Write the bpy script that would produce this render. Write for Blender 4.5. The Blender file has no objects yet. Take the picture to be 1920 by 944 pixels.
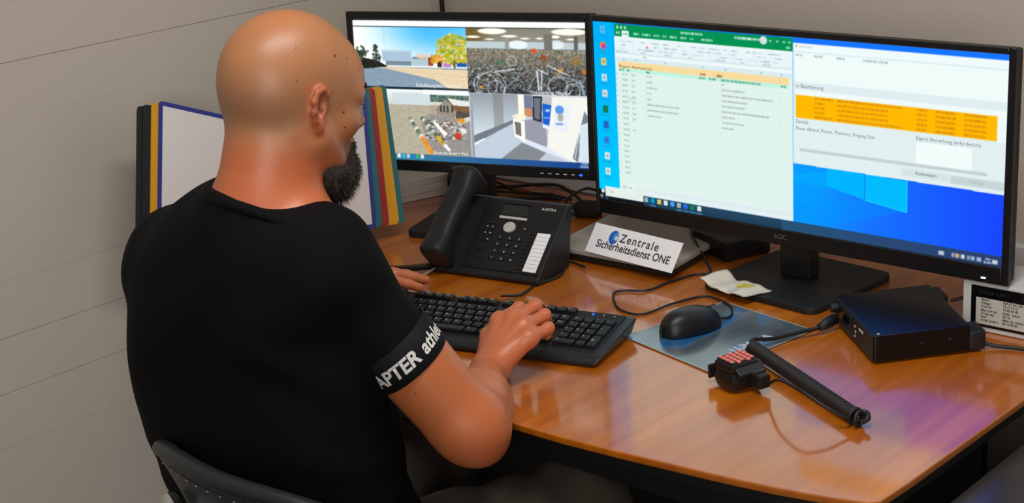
import bpy, bmesh, math, random
import numpy as np
from mathutils import Vector, Matrix

random.seed(7)
rng = np.random.default_rng(7)
sc = bpy.context.scene
COL = sc.collection
DZ = 0.74                                     # desk height

# ------------------------------------------------------------------ camera
def make_camera():
    yaw, p, r = math.radians(43.1), math.radians(17.8), math.radians(-3.9)
    right = Vector((math.cos(yaw), math.sin(yaw), 0))
    fwdh = Vector((-math.sin(yaw), math.cos(yaw), 0))
    Z = Vector((0, 0, 1))
    fwd = fwdh * math.cos(p) - Z * math.sin(p)
    up = fwdh * math.sin(p) + Z * math.cos(p)
    c, s = math.cos(r), math.sin(r)
    er = right * c + up * s
    eu = right * (-s) + up * c
    cam = bpy.data.cameras.new('camera')
    cam.sensor_width = 36
    cam.lens = 2944 / 1920 * 36
    cam.clip_start = 0.05
    o = bpy.data.objects.new('camera', cam)
    COL.objects.link(o)
    m = Matrix((er, eu, -fwd)).transposed().to_4x4()
    m.translation = Vector((0, 0, DZ + .93))
    o.matrix_world = m
    sc.camera = o
make_camera()

# ------------------------------------------------------------------ light
w = bpy.data.worlds.new('room_light'); sc.world = w; w.use_nodes = True
w.node_tree.nodes['Background'].inputs[0].default_value = (1.0, .97, .93, 1)
w.node_tree.nodes['Background'].inputs[1].default_value = 0.16

def area(name, loc, target, sx, sy, power, col=(1, 1, 1)):
    l = bpy.data.lights.new(name, 'AREA'); l.shape = 'RECTANGLE'
    l.size = sx; l.size_y = sy; l.energy = power; l.color = col
    o = bpy.data.objects.new(name, l); COL.objects.link(o)
    o.location = loc
    o.rotation_euler = (Vector(target) - Vector(loc)).to_track_quat('-Z', 'Y').to_euler()
    return o
area('ceiling_lamp', (-.95, 1.15, 2.6), (-.98, 1.16, .8), 1.3, .3, 25, (1, .98, .95))
area('fill_light', (.9, -1.2, 1.9), (-1.9, 1.8, .9), 1.6, 1.3, 44, (1, .965, .92))  # added soft fill from the camera side, no window behind it

vs = sc.view_settings
sc.display_settings.display_device = 'sRGB'
vs.view_transform = 'Standard'; vs.look = 'None'
vs.exposure = 0.0; vs.gamma = 1.0; vs.use_curve_mapping = False

# ------------------------------------------------------------------ materials
def lin(c):
    c = np.asarray(c, float) / 255.0
    return np.where(c <= .04045, c / 12.92, ((c + .055) / 1.055) ** 2.4)

def M(name, col, rough=.5, metal=0, coat=0, coat_rough=.08, spec=.5, bump=None, vary=None, sss=0):
    m = bpy.data.materials.new(name); m.use_nodes = True
    nt = m.node_tree; b = nt.nodes['Principled BSDF']
    rgb = tuple(lin(col)) + (1,)
    b.inputs['Base Color'].default_value = rgb
    b.inputs['Roughness'].default_value = rough
    b.inputs['Metallic'].default_value = metal
    b.inputs['Coat Weight'].default_value = coat
    b.inputs['Coat Roughness'].default_value = coat_rough
    b.inputs['Specular IOR Level'].default_value = spec
    tc = nt.nodes.new('ShaderNodeTexCoord')
    if vary:
        n = nt.nodes.new('ShaderNodeTexNoise'); n.inputs['Scale'].default_value = vary[0]
        n.inputs['Detail'].default_value = 4
        r = nt.nodes.new('ShaderNodeMapRange')
        r.inputs[3].default_value = 1 - vary[1]; r.inputs[4].default_value = 1 + vary[1]
        mx = nt.nodes.new('ShaderNodeVectorMath'); mx.operation = 'SCALE'
        mx.inputs[0].default_value = rgb[:3]
        nt.links.new(tc.outputs['Object'], n.inputs['Vector'])
        nt.links.new(n.outputs[0], r.inputs[0])
        nt.links.new(r.outputs[0], mx.inputs['Scale'])
        nt.links.new(mx.outputs[0], b.inputs['Base Color'])
    if bump:
        n = nt.nodes.new('ShaderNodeTexNoise'); n.inputs['Scale'].default_value = bump[0]
        n.inputs['Detail'].default_value = 5
        bp = nt.nodes.new('ShaderNodeBump'); bp.inputs['Strength'].default_value = bump[1]
        bp.inputs['Distance'].default_value = bump[2] if len(bump) > 2 else .002
        nt.links.new(tc.outputs['Object'], n.inputs['Vector'])
        nt.links.new(n.outputs[0], bp.inputs['Height'])
        nt.links.new(bp.outputs[0], b.inputs['Normal'])
    if sss:
        b.inputs['Subsurface Weight'].default_value = sss
        b.inputs['Subsurface Radius'].default_value = (1, .35, .15)
        b.inputs['Subsurface Scale'].default_value = .008
    return m

def EM(name, col, k=1.0):
    m = bpy.data.materials.new(name); m.use_nodes = True
    nt = m.node_tree; nt.nodes.clear()
    e = nt.nodes.new('ShaderNodeEmission'); o = nt.nodes.new('ShaderNodeOutputMaterial')
    e.inputs[0].default_value = tuple(lin(col)) + (1,); e.inputs[1].default_value = k
    nt.links.new(e.outputs[0], o.inputs[0])
    m.cycles.emission_sampling = 'NONE'
    return m

def attr_mat(name, emission=False, k=1.0, rough=.45, sss=0, bump=None, coat=0):
    m = bpy.data.materials.new(name); m.use_nodes = True
    nt = m.node_tree; b = nt.nodes['Principled BSDF']
    a = nt.nodes.new('ShaderNodeAttribute'); a.attribute_name = 'Col'
    if emission:
        e = nt.nodes.new('ShaderNodeEmission'); e.inputs[1].default_value = k
        nt.links.new(a.outputs['Color'], e.inputs[0])
        nt.links.new(e.outputs[0], nt.nodes['Material Output'].inputs[0])
        m.cycles.emission_sampling = 'NONE'
    else:
        nt.links.new(a.outputs['Color'], b.inputs['Base Color'])
        b.inputs['Roughness'].default_value = rough
        b.inputs['Coat Weight'].default_value = coat
        if sss:
            b.inputs['Subsurface Weight'].default_value = sss
            b.inputs['Subsurface Radius'].default_value = (1, .35, .15)
            b.inputs['Subsurface Scale'].default_value = .008
        if bump:
            tc = nt.nodes.new('ShaderNodeTexCoord')
            n = nt.nodes.new('ShaderNodeTexNoise'); n.inputs['Scale'].default_value = bump[0]
            n.inputs['Detail'].default_value = 4
            bp = nt.nodes.new('ShaderNodeBump'); bp.inputs['Strength'].default_value = bump[1]
            bp.inputs['Distance'].default_value = .001
            nt.links.new(tc.outputs['Object'], n.inputs['Vector'])
            nt.links.new(n.outputs[0], bp.inputs['Height'])
            nt.links.new(bp.outputs[0], b.inputs['Normal'])
    return m

def wood_mat():
    m = bpy.data.materials.new('desk_wood'); m.use_nodes = True
    nt = m.node_tree; b = nt.nodes['Principled BSDF']
    tc = nt.nodes.new('ShaderNodeTexCoord')
    mp = nt.nodes.new('ShaderNodeMapping'); mp.inputs['Scale'].default_value = (38, 2.2, 4)
    n1 = nt.nodes.new('ShaderNodeTexNoise'); n1.inputs['Scale'].default_value = 1; n1.inputs['Detail'].default_value = 6
    n1.inputs['Distortion'].default_value = .35
    mp2 = nt.nodes.new('ShaderNodeMapping'); mp2.inputs['Scale'].default_value = (9, 1.2, 1)
    n2 = nt.nodes.new('ShaderNodeTexNoise'); n2.inputs['Scale'].default_value = 1; n2.inputs['Detail'].default_value = 3
    add = nt.nodes.new('ShaderNodeMath'); add.operation = 'ADD'
    cr = nt.nodes.new('ShaderNodeValToRGB')
    cr.color_ramp.elements[0].position = .62; cr.color_ramp.elements[0].color = tuple(lin((168, 84, 6))) + (1,)
    cr.color_ramp.elements[1].position = 1.35 - .35; cr.color_ramp.elements[1].color = tuple(lin((198, 112, 14))) + (1,)
    e = cr.color_ramp.elements.new(.86); e.color = tuple(lin((183, 98, 9))) + (1,)
    sc_ = nt.nodes.new('ShaderNodeMath'); sc_.operation = 'MULTIPLY'; sc_.inputs[1].default_value = .82
    L = nt.links.new
    L(tc.outputs['Object'], mp.inputs[0]); L(mp.outputs[0], n1.inputs['Vector'])
    L(tc.outputs['Object'], mp2.inputs[0]); L(mp2.outputs[0], n2.inputs['Vector'])
    L(n1.outputs[0], add.inputs[0]); L(n2.outputs[0], add.inputs[1])
    L(add.outputs[0], sc_.inputs[0]); L(sc_.outputs[0], cr.inputs[0])
    L(cr.outputs[0], b.inputs['Base Color'])
    b.inputs['Roughness'].default_value = .42
    b.inputs['Specular IOR Level'].default_value = .3
    b.inputs['Coat Weight'].default_value = 1.0
    b.inputs['Coat Roughness'].default_value = .11
    b.inputs['Coat IOR'].default_value = 1.95
    n3 = nt.nodes.new('ShaderNodeTexNoise'); n3.inputs['Scale'].default_value = 140; n3.inputs['Detail'].default_value = 2
    bp = nt.nodes.new('ShaderNodeBump'); bp.inputs['Strength'].default_value = .03; bp.inputs['Distance'].default_value = .001
    L(tc.outputs['Object'], n3.inputs['Vector']); L(n3.outputs[0], bp.inputs['Height'])
    L(bp.outputs[0], b.inputs['Coat Normal'])
    return m

MT = dict(
    wood=wood_mat(),
    wall=M('painted_wall_board', (196, 186, 173), .75, bump=(60, .12), vary=(3.5, .035)),
    wallB=M('painted_wall', (186, 174, 163), .8, bump=(160, .25), vary=(2.5, .03)),
    floor=M('dark_floor', (70, 66, 62), .5, vary=(6, .1)),
    white_trim=M('white_trim', (205, 204, 202), .5, vary=(9, .03)),
    blk=M('black_plastic', (13, 14, 15), .42, bump=(900, .05, .0005)),
    blk_soft=M('black_satin_plastic', (15, 16, 17), .55, bump=(700, .08, .0005)),
    blk_gloss=M('glossy_black_plastic', (12, 12, 14), .18),
    blk_dark=M('deep_black', (9, 9, 10), .6, vary=(20, .1)),
    key=M('keycap_black', (15, 17, 19), .38, bump=(500, .04, .0005)),
    kb_edge=M('dark_slate_plastic', (30, 34, 38), .4, bump=(600, .05, .0005)),
    legend=M('grey_print', (205, 207, 210), .6),
    grey=M('grey_lid', (158, 150, 142), .5, bump=(900, .04, .0005), vary=(5, .03)),
    sign=M('white_card', (242, 240, 243), .55, vary=(6, .015)),
    ink=M('dark_ink', (52, 54, 60), .6),
    dim_print=M('dim_grey_print', (92, 94, 97), .5),
    radio_blk=M('black_radio_enamel', (9, 9, 10), .30, spec=.35, bump=(500, .05, .0004)),
    white_ink=M('white_ink', (222, 220, 214), .6),
    paper=M('paper', (232, 226, 222), .7, vary=(8, .02)),
    silver=M('silver_plastic', (190, 188, 180), .4),
    chrome=M('chrome', (215, 218, 222), .12, metal=1),
    lcd=M('dull_display', (33, 36, 36), .25),
    cable=M('cable_rubber', (17, 16, 16), .5),
    leather=M('blue_black_leather', (25, 30, 34), .45, bump=(120, .2, .001)),
    stitch=M('pale_thread', (165, 160, 150), .8),
    teal_metal=M('teal_grey_metal', (112, 132, 134), .5),
    cabinet=M('charcoal_laminate', (46, 44, 44), .22, vary=(30, .12)),
    cyl_blue=M('panel_blue', (44, 52, 140), .45), yel=M('panel_yellow', (226, 160, 16), .45),
    red=M('panel_red', (160, 34, 32), .45), teal=M('panel_teal', (28, 112, 120), .45),
    black_pan=M('panel_black', (24, 25, 27), .5),
    grille=M('salmon_grille', (246, 122, 108), .5),
    yellow_print=M('yellow_print', (205, 195, 70), .7),
    napkin=M('tissue_wrapper', (214, 208, 194), .7, bump=(90, .3, .002)),
    label=M('silver_label', (196, 192, 182), .5),
    khaki=M('dark_khaki_cloth', (66, 56, 46), .9, bump=(200, .3, .002), vary=(14, .15)),
    tee=M('black_cotton', (10, 10, 11), .85, spec=.12, bump=(350, .15, .001), vary=(9, .1)),
    cuff=M('black_elastic', (15, 15, 18), .7, spec=.2, bump=(500, .2, .001)),
    hair=M('dark_beard_hair', (40, 32, 26), .6),
    mole=M('brown_mole', (92, 50, 34), .6),
    eye=M('eyeball', (215, 208, 200), .2), iris=M('dark_iris', (40, 34, 28), .2),
    nail=M('fingernail', (214, 160, 140), .35),
    shoe=M('dark_shoe', (30, 27, 25), .6),
    led_blue=EM('blue_led', (40, 80, 255), 2.5), led_white=EM('white_led', (255, 255, 255), 1.5),
    led_red=EM('red_led', (255, 30, 90), 1.0),
)

# ------------------------------------------------------------------ helpers
def link(name, me, mat=None, parent=None, loc=None, rot=None):
    o = bpy.data.objects.new(name, me); COL.objects.link(o)
    if mat is not None and me is not None and hasattr(me, 'materials'):
        if len(me.materials) == 0: me.materials.append(mat)
    if me is not None and me.get('wn'):
        wm = o.modifiers.new('weighted', 'WEIGHTED_NORMAL'); wm.weight = 100; wm.keep_sharp = True
    if parent is not None: o.parent = parent
    if loc is not None: o.location = loc
    if rot is not None: o.rotation_euler = rot
    return o

def tag(o, label, cat, group=None):
    o['label'] = label; o['category'] = cat
    if group: o['group'] = group
    return o

def thing(name, label, cat, loc=(0, 0, 0), rz=0, group=None):
    o = bpy.data.objects.new(name, None); COL.objects.link(o)
    o.empty_display_size = .05
    o.location = loc; o.rotation_euler = (0, 0, rz)
    return tag(o, label, cat, group)

def mesh(name, verts, faces, smooth=False):
    me = bpy.data.meshes.new(name)
    me.from_pydata([tuple(v) for v in verts], [], [tuple(f) for f in faces])
    me.update()
    if smooth: me.shade_smooth()
    return me

def bm_mesh(bm, name, smooth=False, angle=None):
    bmesh.ops.recalc_face_normals(bm, faces=bm.faces)
    me = bpy.data.meshes.new(name); bm.to_mesh(me); bm.free()
    if smooth:
        me.shade_smooth()
    if angle is not None:
        me.shade_smooth(); me.set_sharp_from_angle(angle=math.radians(angle)); me['wn'] = 1
    return me

def box_bm(bm, size, c=(0, 0, 0), bev=0, seg=2, mat=None):
    b2 = bmesh.new()
    bmesh.ops.create_cube(b2, size=1)
    for v in b2.verts: v.co = Vector((v.co.x * size[0], v.co.y * size[1], v.co.z * size[2]))
    if bev > 0:
        bmesh.ops.bevel(b2, geom=list(b2.edges), offset=bev, segments=seg, profile=.5, affect='EDGES')
    for v in b2.verts: v.co = (mat @ v.co if mat else v.co) + Vector(c)
    tmp = bpy.data.meshes.new('t'); b2.to_mesh(tmp); b2.free()
    bm.from_mesh(tmp); bpy.data.meshes.remove(tmp)

def box(name, size, c, mat, parent=None, bev=.002, seg=2, rot=None):
    bm = bmesh.new(); box_bm(bm, size, c, bev, seg, rot)
    return link(name, bm_mesh(bm, name, angle=40), mat, parent)

def prism_bm(bm, pts, a, b, axis='x', bev=0, seg=2):
    """polygon pts (2d) extruded from a to b along the axis; axis x: pts are (y,z); z: (x,y); y: (x,z)"""
    b2 = bmesh.new()
    def P(p, t):
        return {'x': (t, p[0], p[1]), 'y': (p[0], t, p[1]), 'z': (p[0], p[1], t)}[axis]
    lo = [b2.verts.new(P(p, a)) for p in pts]; hi = [b2.verts.new(P(p, b)) for p in pts]
    b2.faces.new(lo); b2.faces.new(hi[::-1])
    n = len(pts)
    for i in range(n): b2.faces.new((lo[i], lo[(i + 1) % n], hi[(i + 1) % n], hi[i]))
    bmesh.ops.recalc_face_normals(b2, faces=b2.faces)
    if bev > 0:
        bmesh.ops.bevel(b2, geom=list(b2.edges), offset=bev, segments=seg, profile=.5, affect='EDGES')
    tmp = bpy.data.meshes.new('t'); b2.to_mesh(tmp); b2.free()
    bm.from_mesh(tmp); bpy.data.meshes.remove(tmp)

def prism(name, pts, a, b, mat, parent=None, axis='x', bev=.002, seg=2):
    bm = bmesh.new(); prism_bm(bm, pts, a, b, axis, bev, seg)
    return link(name, bm_mesh(bm, name, angle=35), mat, parent)

def cyl_bm(bm, r, h, c, seg=24, axis='z', r2=None):
    b2 = bmesh.new()
    bmesh.ops.create_cone(b2, cap_ends=True, segments=seg, radius1=r, radius2=r if r2 is None else r2, depth=h)
    R = {'z': Matrix.Identity(3), 'y': Matrix.Rotation(-math.pi / 2, 3, 'X'), 'x': Matrix.Rotation(math.pi / 2, 3, 'Y')}[axis] if isinstance(axis, str) else axis
    for v in b2.verts: v.co = R @ v.co + Vector(c)
    tmp = bpy.data.meshes.new('t'); b2.to_mesh(tmp); b2.free()
    bm.from_mesh(tmp); bpy.data.meshes.remove(tmp)

def cyl(name, r, h, c, mat, parent=None, axis='z', seg=24, bev=0, r2=None):
    bm = bmesh.new(); cyl_bm(bm, r, h, c, seg, axis, r2)
    if bev:
        es = [e for e in bm.edges if len(e.link_faces) == 2 and any(len(f.verts) > 4 for f in e.link_faces)]
        bmesh.ops.bevel(bm, geom=es, offset=bev, segments=2, profile=.5, affect='EDGES')
    return link(name, bm_mesh(bm, name, angle=40), mat, parent)

def spline(pts, n=10):
    P = np.array(pts, float)
    if len(P) < 3: return P
    out = []
    Q = np.vstack([2 * P[0] - P[1], P, 2 * P[-1] - P[-2]])
    for i in range(1, len(Q) - 2):
        for t in np.linspace(0, 1, n, endpoint=False):
            a, b, c, d = Q[i - 1], Q[i], Q[i + 1], Q[i + 2]
            out.append(.5 * ((2 * b) + (c - a) * t + (2 * a - 5 * b + 4 * c - d) * t * t + (3 * b - a - 3 * c + d) * t ** 3))
    out.append(P[-1])
    return np.array(out)

def tube_vf(path, r, seg=10, closed=False):
    P = np.asarray(path, float); n = len(P)
    T = np.gradient(P, axis=0)
    if closed: T = np.roll(P, -1, 0) - np.roll(P, 1, 0)
    T /= np.linalg.norm(T, axis=1)[:, None] + 1e-12
    N = np.zeros_like(P)
    u = np.array([0, 0, 1.]) if abs(T[0][2]) < .9 else np.array([1., 0, 0])
    u = u - T[0] * u.dot(T[0]); u /= np.linalg.norm(u)
    for i in range(n):
        u = u - T[i] * u.dot(T[i]); u /= np.linalg.norm(u) + 1e-12; N[i] = u
    B = np.cross(T, N)
    R = np.broadcast_to(np.asarray(r, float), (n,))
    a = np.linspace(0, 2 * np.pi, seg, endpoint=False)
    V = P[:, None] + R[:, None, None] * (np.cos(a)[None, :, None] * N[:, None] + np.sin(a)[None, :, None] * B[:, None])
    V = V.reshape(-1, 3)
    F = []
    m = n if closed else n - 1
    for i in range(m):
        k = (i + 1) % n
        for j in range(seg):
            F.append((i * seg + j, i * seg + (j + 1) % seg, k * seg + (j + 1) % seg, k * seg + j))
    if not closed:
        F.append(tuple(range(seg - 1, -1, -1))); F.append(tuple((n - 1) * seg + j for j in range(seg)))
    return V, F

def tube(name, pts, r, mat, parent=None, seg=10, res=10, closed=False, raw=False):
    path = np.asarray(pts, float) if raw else spline(pts, res)
    V, F = tube_vf(path, r, seg, closed)
    return link(name, mesh(name, V, F, True), mat, parent)

def text(name, body, size, mat, parent=None, mat4=None, align='LEFT', sx=1.0, bold=0, space=1.0):
    c = bpy.data.curves.new(name, 'FONT'); c.body = body; c.size = size
    c.align_x = align; c.offset = bold; c.space_character = space
    c.materials.append(mat)
    o = bpy.data.objects.new('tmp', c); COL.objects.link(o)
    dg = bpy.context.evaluated_depsgraph_get()
    me = bpy.data.meshes.new_from_object(o.evaluated_get(dg))
    bpy.data.objects.remove(o); bpy.data.curves.remove(c)
    me.name = name
    if len(me.materials) == 0: me.materials.append(mat)
    o = bpy.data.objects.new(name, me); COL.objects.link(o)
    if parent: o.parent = parent
    T = Matrix.Diagonal((sx, 1, 1, 1))
    if mat4 is not None: T = mat4 @ T
    me.transform(T)
    return o

def frame4(o, x, y):
    x = Vector(x).normalized(); y = Vector(y); y = (y - x * y.dot(x)).normalized(); z = x.cross(y)
    m = Matrix((x, y, z)).transposed().to_4x4(); m.translation = Vector(o)
    return m

def quad_panel(verts, th):
    """flat plate of thickness th behind the polygon"""
    V = [Vector(v) for v in verts]
    n = (V[1] - V[0]).cross(V[-1] - V[0]).normalized()
    k = len(V)
    W = V + [v - n * th for v in V]
    F = [tuple(range(k)), tuple(range(2 * k - 1, k - 1, -1))]
    for i in range(k):
        j = (i + 1) % k
        F.append((i, i + k, j + k, j))
    return W, F

# ------------------------------------------------------------------ room shell
def structure(o): o['kind'] = 'structure'; return o

def build_room():
    bm = bmesh.new(); box_bm(bm, (5.6, 5.4, .05), (-.4, .4, -.025))
    structure(link('floor', bm_mesh(bm, 'floor'), MT['floor']))
    bm = bmesh.new(); box_bm(bm, (5.6, .08, 2.7), (.2, 2.56, 1.35))
    structure(link('wall_back', bm_mesh(bm, 'wall_back'), MT['wallB']))
    bm = bmesh.new(); box_bm(bm, (.08, 4.9, 2.7), (-2.615, .1, 1.35))
    wl = structure(link('wall_left', bm_mesh(bm, 'wall_left'), MT['wall']))
    # horizontal painted boards, one object each; only some joints have opened up
    open_joint = {.690: .0010, .585: .0010, .795: .0004, 1.19: .0009, .48: .0005}
    z = .06; hgt = .1043
    zs = [.06]
    lines = [.165, .27, .375, .48, .585, .69, .795, .895, .99, 1.09, 1.19, 1.295, 1.4, 1.5, 1.605, 1.71, 1.815, 1.92, 2.025, 2.13, 2.235, 2.34, 2.445, 2.55, 2.7]
    prev = 0.0
    for zl in lines:
        g0 = open_joint.get(round(prev, 3), .00015) / 2; g1 = open_joint.get(round(zl, 3), .00015) / 2
        bm = bmesh.new(); box_bm(bm, (.015, 4.9, zl - prev - g0 - g1), (-2.5675, .1, (prev + g0 + zl - g1) / 2))
        link('board', bm_mesh(bm, 'board'), MT['wall'], wl)
        prev = zl
    # low white cable duct along the back wall, standing on the desk level
    bm = bmesh.new(); box_bm(bm, (2.2, .02, .04), (-1.45, 2.51, .762), .002)
    structure(link('trim_1', bm_mesh(bm, 'trim_1'), MT['white_trim']))
build_room()

# ------------------------------------------------------------------ desk
def build_desk():
    d = thing('desk', 'large corner desk with orange wood veneer top and dark frame', 'desk', (-1.6, 2.0, 0))
    off = Vector((1.6, -2.0, 0))
    front = [(-2.55, 1.86), (-2.25, 1.73), (-2.0, 1.62), (-1.80, 1.555), (-1.62, 1.522), (-1.433, 1.512), (-1.349, 1.514), (-1.258, 1.521), (-1.175, 1.530), (-1.094, 1.539),
             (-1.018, 1.550), (-.949, 1.565), (-.900, 1.580), (-.888, 1.592)]
    poly = front + [(-.884, 1.66), (-.878, 1.98), (-.876, 2.498), (-2.55, 2.498)]
    pl = [(p[0] + 1.6, p[1] - 2.0) for p in poly]
    prism('desktop', pl, DZ - .011, DZ, MT['wood'], d, 'z', .0025, 2)
    inner = [(p[0] * .985, (p[1] + .012) * .99) for p in pl]
    prism('under_panel', inner, DZ - .034, DZ - .0115, MT['blk_dark'], d, 'z', .001, 1)
    box('frame_beam', (1.2, .04, .05), (.1, -.40, DZ - .06), MT['blk_soft'], d)
    box('frame_beam', (1.5, .04, .05), (-.1, .3, DZ - .06), MT['blk_soft'], d)
    for x, y in ((.40, -.33), (.62, .40), (-.85, .40), (-.72, -.18)):
        l = box('leg', (.05, .05, DZ - .05), (x, y, (DZ - .05) / 2 + .003), MT['teal_metal'], d, .004)
    box('modesty_panel', (1.1, .02, .4), (.05, .12, .45), MT['blk_dark'], d)
    c = thing('side_cabinet', 'dark charcoal cabinet standing against right end of the desk', 'cabinet', (-.45, 1.9, 0))
    box('body', (.80, 1.2, .665), (-.005, 0, .3345), MT['cabinet'], c, .003)
    box('cabinet_top', (.82, 1.22, .022), (0, 0, .681), MT['cabinet'], c, .003)
build_desk()

# ------------------------------------------------------------------ screens (what the displays show)
class Canvas:
    def __init__(s, w, h, col):
        s.w, s.h = w, h; s.a = np.empty((h, w, 3)); s.a[:] = col
        s.U, s.V = np.meshgrid((np.arange(w) + .5) / w, (np.arange(h) + .5) / h)
    def mask(s, m, col, al=1.0):
        m = np.asarray(m, float)[..., None] * al
        s.a = s.a * (1 - m) + np.asarray(col, float) * m
    def rect(s, u0, v0, u1, v1, col, al=1.0):
        # soft edged by coverage
        def cov(x, a, b, n): return np.clip((x - a) * n + .5, 0, 1) * np.clip((b - x) * n + .5, 0, 1)
        m = cov(s.U[0], u0, u1, s.w)[None, :] * cov(s.V[:, 0], v0, v1, s.h)[:, None]
        s.mask(m, col, al)
    def grad(s, u0, v0, u1, v1, c0, c1, axis='v'):
        m = (s.U >= u0) & (s.U < u1) & (s.V >= v0) & (s.V < v1)
        t = ((s.V - v0) / (v1 - v0) if axis == 'v' else (s.U - u0) / (u1 - u0))[..., None]
        s.a = np.where(m[..., None], np.asarray(c0, float) * (1 - t) + np.asarray(c1, float) * t, s.a)
    def ell(s, u, v, ru, rv, col, al=1.0):
        d = np.sqrt(((s.U - u) / ru) ** 2 + ((s.V - v) / rv) ** 2)
        s.mask(np.clip((1 - d) * min(ru * s.w, rv * s.h) + .5, 0, 1), col, al)
    def poly(s, pts, col, al=1.0):
        ins = np.zeros(s.U.shape, bool); n = len(pts)
        for i in range(n):
            (x0, y0), (x1, y1) = pts[i], pts[(i + 1) % n]
            if y0 == y1: continue
            c = ((y0 > s.V) != (y1 > s.V)) & (s.U < (x1 - x0) * (s.V - y0) / (y1 - y0) + x0)
            ins ^= c
        s.mask(ins, col, al)
    def line(s, u0, v0, u1, v1, wpx, col, al=1.0):
        ax, ay, bx, by = u0 * s.w, v0 * s.h, u1 * s.w, v1 * s.h
        px, py = s.U * s.w, s.V * s.h
        L2 = (bx - ax) ** 2 + (by - ay) ** 2 + 1e-9
        t = np.clip(((px - ax) * (bx - ax) + (py - ay) * (by - ay)) / L2, 0, 1)
        d = np.hypot(px - ax - t * (bx - ax), py - ay - t * (by - ay))
        s.mask(np.clip(wpx / 2 - d + .5, 0, 1), col, al)
    def words(s, u, v, length, h, col, al=.8, seed=0):
        r = random.Random(seed + int(u * 999) + int(v * 7777)); x = u
        while x < u + length:
            wl = r.uniform(.004, .013)
            s.rect(x, v - h / 2, min(x + wl, u + length), v + h / 2, col, al * r.uniform(.7, 1))
            x += wl + .0016
    def noise(s, u0, v0, u1, v1, amp, cell=1, seed=0):
        r = np.random.default_rng(seed)
        i0, i1, j0, j1 = int(v0 * s.h), int(v1 * s.h), int(u0 * s.w), int(u1 * s.w)
        n = r.normal(0, amp, ((i1 - i0) // cell + 1, (j1 - j0) // cell + 1, 1)).repeat(cell, 0).repeat(cell, 1)
        s.a[i0:i1, j0:j1] += n[:i1 - i0, :j1 - j0]
    def blur(s, u0, v0, u1, v1, k=1):
        i0, i1, j0, j1 = int(v0 * s.h), int(v1 * s.h), int(u0 * s.w), int(u1 * s.w)
        b = s.a[i0:i1, j0:j1]
        for _ in range(k):
            p = np.pad(b, ((1, 1), (1, 1), (0, 0)), 'edge')
            b = (p[:-2, 1:-1] + p[2:, 1:-1] + p[1:-1, :-2] + p[1:-1, 2:] + 2 * p[1:-1, 1:-1]) / 6
        s.a[i0:i1, j0:j1] = b
    def mesh(s, name, W, H):
        w, h = s.w, s.h
        X = np.linspace(-W / 2, W / 2, w); Zc = np.linspace(H / 2, -H / 2, h)
        gx, gz = np.meshgrid(X, Zc)
        co = np.stack([gx, np.zeros_like(gx), gz], -1).reshape(-1, 3)
        i = np.arange(w * h).reshape(h, w)
        q = np.stack([i[1:, :-1], i[1:, 1:], i[:-1, 1:], i[:-1, :-1]], -1).reshape(-1)
        me = bpy.data.meshes.new(name)
        me.vertices.add(w * h); me.vertices.foreach_set('co', co.ravel())
        nf = (w - 1) * (h - 1)
        me.loops.add(nf * 4); me.loops.foreach_set('vertex_index', q.astype(np.int32))
        me.polygons.add(nf); me.polygons.foreach_set('loop_start', np.arange(0, nf * 4, 4, dtype=np.int32))
        me.update(calc_edges=True)
        at = me.attributes.new('Col', 'FLOAT_COLOR', 'POINT')
        c = np.ones((w * h, 4), np.float32); c[:, :3] = lin(np.clip(s.a, 0, 255)).reshape(-1, 3)
        at.data.foreach_set('color', c.ravel())
        return me

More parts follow.
